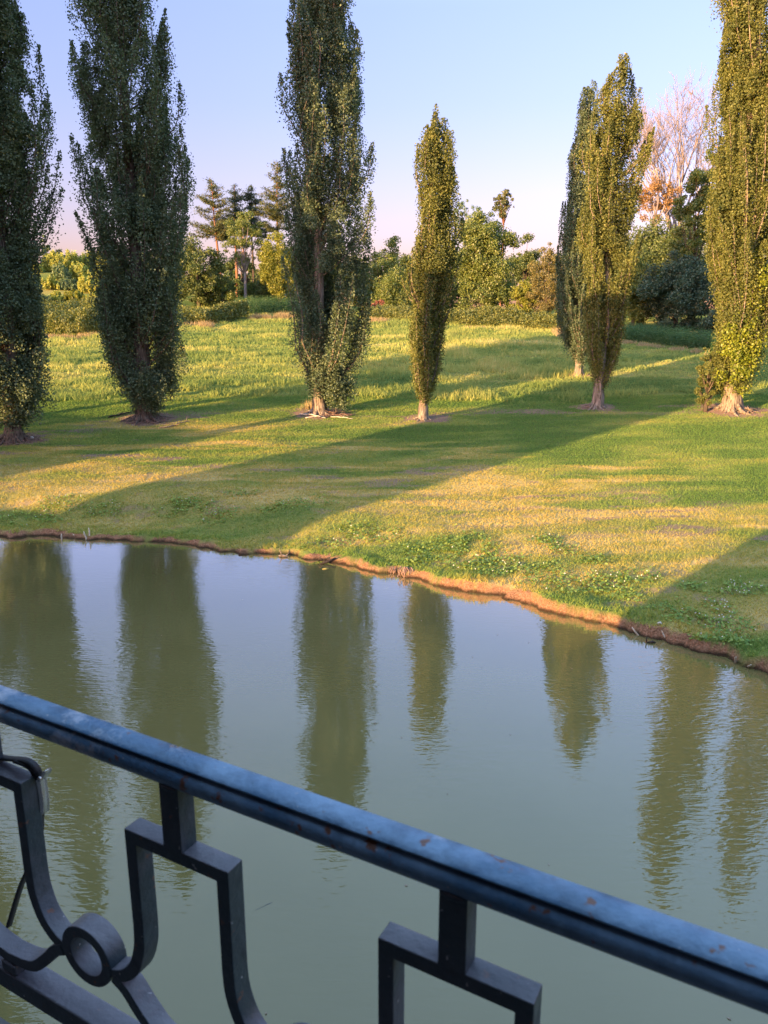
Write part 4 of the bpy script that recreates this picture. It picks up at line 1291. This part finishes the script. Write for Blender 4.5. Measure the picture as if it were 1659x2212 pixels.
st = empty('strap', onrail(60, 2990, .02), 'thin black strap with a steel buckle looped over the left baluster', 'strap')
SP = []
a_ = Acc()
top_l = rp3(-.90, .018, -.5500)
ribbon(a_, [top_l, rp3(-.872, .020, -.5485), rp3(-.850, .022, -.5465), onrail(92, 2992, .022), onrail(126, 3008, .022), onrail(147, 3035, .024), onrail(154, 3062, .026)], .010, .0022, EN)
ribbon(a_, [onrail(60, 2996, .017), onrail(100, 3010, .018), onrail(128, 3030, .02), onrail(140, 3058, .024), onrail(143, 3075, .026)], .008, .002, EN)
ribbon(a_, [onrail(163, 3190, .030), onrail(160, 3230, .030), onrail(156, 3290, .032), onrail(125, 3390, .034), onrail(86, 3480, .034), onrail(60, 3560, .034), onrail(34, 3650, .034)], .0095, .0022, EN)
bd = a_.build('band', M['strap'], st); SP.append(bd)
a_ = Acc()
ribbon(a_, [onrail(143, 3078, .026), onrail(149, 3120, .026), onrail(157, 3186, .027)], .016, .0045, EN)
ribbon(a_, [onrail(157, 3052, .028), onrail(166, 3100, .029), onrail(174, 3160, .029), onrail(174, 3200, .029)], .014, .0025, EN)
ribbon(a_, [onrail(168, 3066, .029), onrail(178, 3052, .029), onrail(182, 3042, .029), onrail(181, 3032, .029)], .014, .002, EN)
add_tube(a_, [onrail(156, 3066, .018), onrail(156, 3066, .038)], [.0025, .0025], 8)
bk = a_.build('buckle', M['steel'], st); SP.append(bk)

# parts were modelled in world space: bring them under their things without moving them
bpy.context.view_layer.update()
for o in list(bpy.data.objects):
    if o.parent is not None and o.type == 'EMPTY' and o.parent == rail:
        o.matrix_parent_inverse = rail.matrix_world.inverted()
bpy.context.view_layer.update()
for o in list(bpy.data.objects):
    if o.type == 'MESH' and o.parent is not None and (o.parent == rail or o.parent == st or o.parent.name.startswith('baluster')):
        o.matrix_parent_inverse = o.parent.matrix_world.inverted()

# ------------------------------------------------------------------ the house behind the camera and unseen blocks added for their shade
def box(acc, t0, t1, n0, n1, z0, z1, ex=ET, ey=EN, org=(0, 0, 0)):
    V = [np.array(org) + ex * t + ey * n + np.array([0, 0, z]) for z in (z0, z1) for t, n in ((t0, n0), (t1, n0), (t1, n1), (t0, n1))]
    acc.add(V, [(0, 3, 2, 1), (4, 5, 6, 7), (0, 1, 5, 4), (1, 2, 6, 5), (2, 3, 7, 6), (3, 0, 4, 7)])


hs = empty('house', (0, 0, 0), 'brick house carrying the balcony above the pond', 'house')
a_ = Acc(); box(a_, -10, 14, -13, -.9, -1.4, 17); a_.build('wall', M['wall'], hs)
a_ = Acc(); box(a_, -2.6, 2.2, -.897, D0 + .06, 6.5, 6.72); a_.build('balcony_floor', M['slab'], hs)
for k in range(-3, 5):
    for z in (1.2, 7.2, 12.2):
        a_ = Acc(); box(a_, k * 3 - .5, k * 3 + .5, -.9, -.86, z, z + 1.7); a_.build('window', M['window'], hs)
h2 = empty('house', (0, 0, 0), 'unseen second brick house, sized to shade the far bank', 'house')
EU = np.array([HY, -HX, 0]); EV = np.array([HX, HY, 0])
zt = 13.7 + 16 * math.tan(SUN_E)  # unseen house, top set so it shades the bank and a poplar's lower crown
a_ = Acc(); box(a_, -29.8, -21.25, -26, -16, -1.4, zt, EU, EV); a_.build('wall', M['wall'], h2)
for z in (3, 7, 11):
    for u in (-27.5, -25.5, -23.5):
        a_ = Acc(); box(a_, u, u + 1, -16, -15.96, z, z + 1.7, EU, EV); a_.build('window', M['window'], h2)

gw = Acc(); zw = 1.62 + 14 * math.tan(SUN_E)  # unseen wall added; top set to shade the water but leave the bank sunlit
box(gw, -34.9, -8.6, -14.4, -14, -1.4, zw, EU, EV)
gw_ = gw.build('shade_wall', M['wall'])
tag(gw_, 'unseen low brick wall added to shade the water', 'wall')

sh = Acc(); zs_ = 4.3 + 13.2 * math.tan(SUN_E)  # unseen block added so the left lawn falls into shade
box(sh, -52, -34.9, -18, -13.2, -1.4, zs_, EU, EV)
tag(sh.build('shade_block', M['wall']), 'unseen long low outbuilding at the end of the garden wall', 'blocker')

# ------------------------------------------------------------------ camera, light, sky
cam = bpy.data.cameras.new('camera')
cam.sensor_fit = 'HORIZONTAL'; cam.sensor_width = 36; cam.lens = 36 * FPX / 1659
cam.clip_start = .05; cam.clip_end = 3000
cam.dof.use_dof = True; cam.dof.focus_distance = 40; cam.dof.aperture_fstop = 18
co = bpy.data.objects.new('camera', cam); COL.objects.link(co)
co.location = (0, 0, CAM_H); co.rotation_euler = (math.pi / 2 - PITCH, 0, 0)
scene.camera = co

sl = bpy.data.lights.new('sun', 'SUN'); sl.energy = 3.3; sl.angle = R(.5); sl.color = (1, .62, .27)
so = bpy.data.objects.new('sun', sl); COL.objects.link(so)
Ld = Vector((HX * math.cos(SUN_E), HY * math.cos(SUN_E), -math.sin(SUN_E)))
so.rotation_euler = Ld.to_track_quat('-Z', 'Y').to_euler()
so.location = (-40, -40, 40)

wd = bpy.data.worlds.new('World'); scene.world = wd; wd.use_nodes = True
nt = wd.node_tree; nt.nodes.clear()
wo = nt.nodes.new('ShaderNodeOutputWorld'); bg = nt.nodes.new('ShaderNodeBackground')
sky = nt.nodes.new('ShaderNodeTexSky'); sky.sky_type = 'NISHITA'; sky.sun_disc = False
sky.sun_elevation = SUN_E; sky.sun_rotation = math.pi + SUN_AZ
sky.air_density = 1.0; sky.dust_density = 1.5; sky.ozone_density = 1.5
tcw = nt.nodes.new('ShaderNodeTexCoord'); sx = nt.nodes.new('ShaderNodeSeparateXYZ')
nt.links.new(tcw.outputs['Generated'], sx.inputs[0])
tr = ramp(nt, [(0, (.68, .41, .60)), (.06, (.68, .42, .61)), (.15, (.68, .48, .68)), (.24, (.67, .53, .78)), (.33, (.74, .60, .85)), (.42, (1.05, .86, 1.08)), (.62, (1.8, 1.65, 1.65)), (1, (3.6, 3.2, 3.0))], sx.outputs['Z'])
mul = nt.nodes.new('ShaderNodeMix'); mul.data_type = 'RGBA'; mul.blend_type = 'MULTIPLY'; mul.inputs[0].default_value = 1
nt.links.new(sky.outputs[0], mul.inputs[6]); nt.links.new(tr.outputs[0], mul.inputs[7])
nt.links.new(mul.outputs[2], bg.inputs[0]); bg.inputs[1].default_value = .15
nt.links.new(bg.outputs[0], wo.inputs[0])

scene.view_settings.view_transform = 'Standard'; scene.view_settings.look = 'None'
scene.view_settings.exposure = 2.2; scene.view_settings.gamma = 1
scene.view_settings.use_curve_mapping = False
scene.render.engine = 'CYCLES'
cy = scene.cycles
cy.max_bounces = 6; cy.diffuse_bounces = 3; cy.glossy_bounces = 3; cy.transmission_bounces = 4; cy.transparent_max_bounces = 4
cy.caustics_reflective = False; cy.caustics_refractive = False
cy.use_denoising = True
cy.sample_clamp_indirect = 6
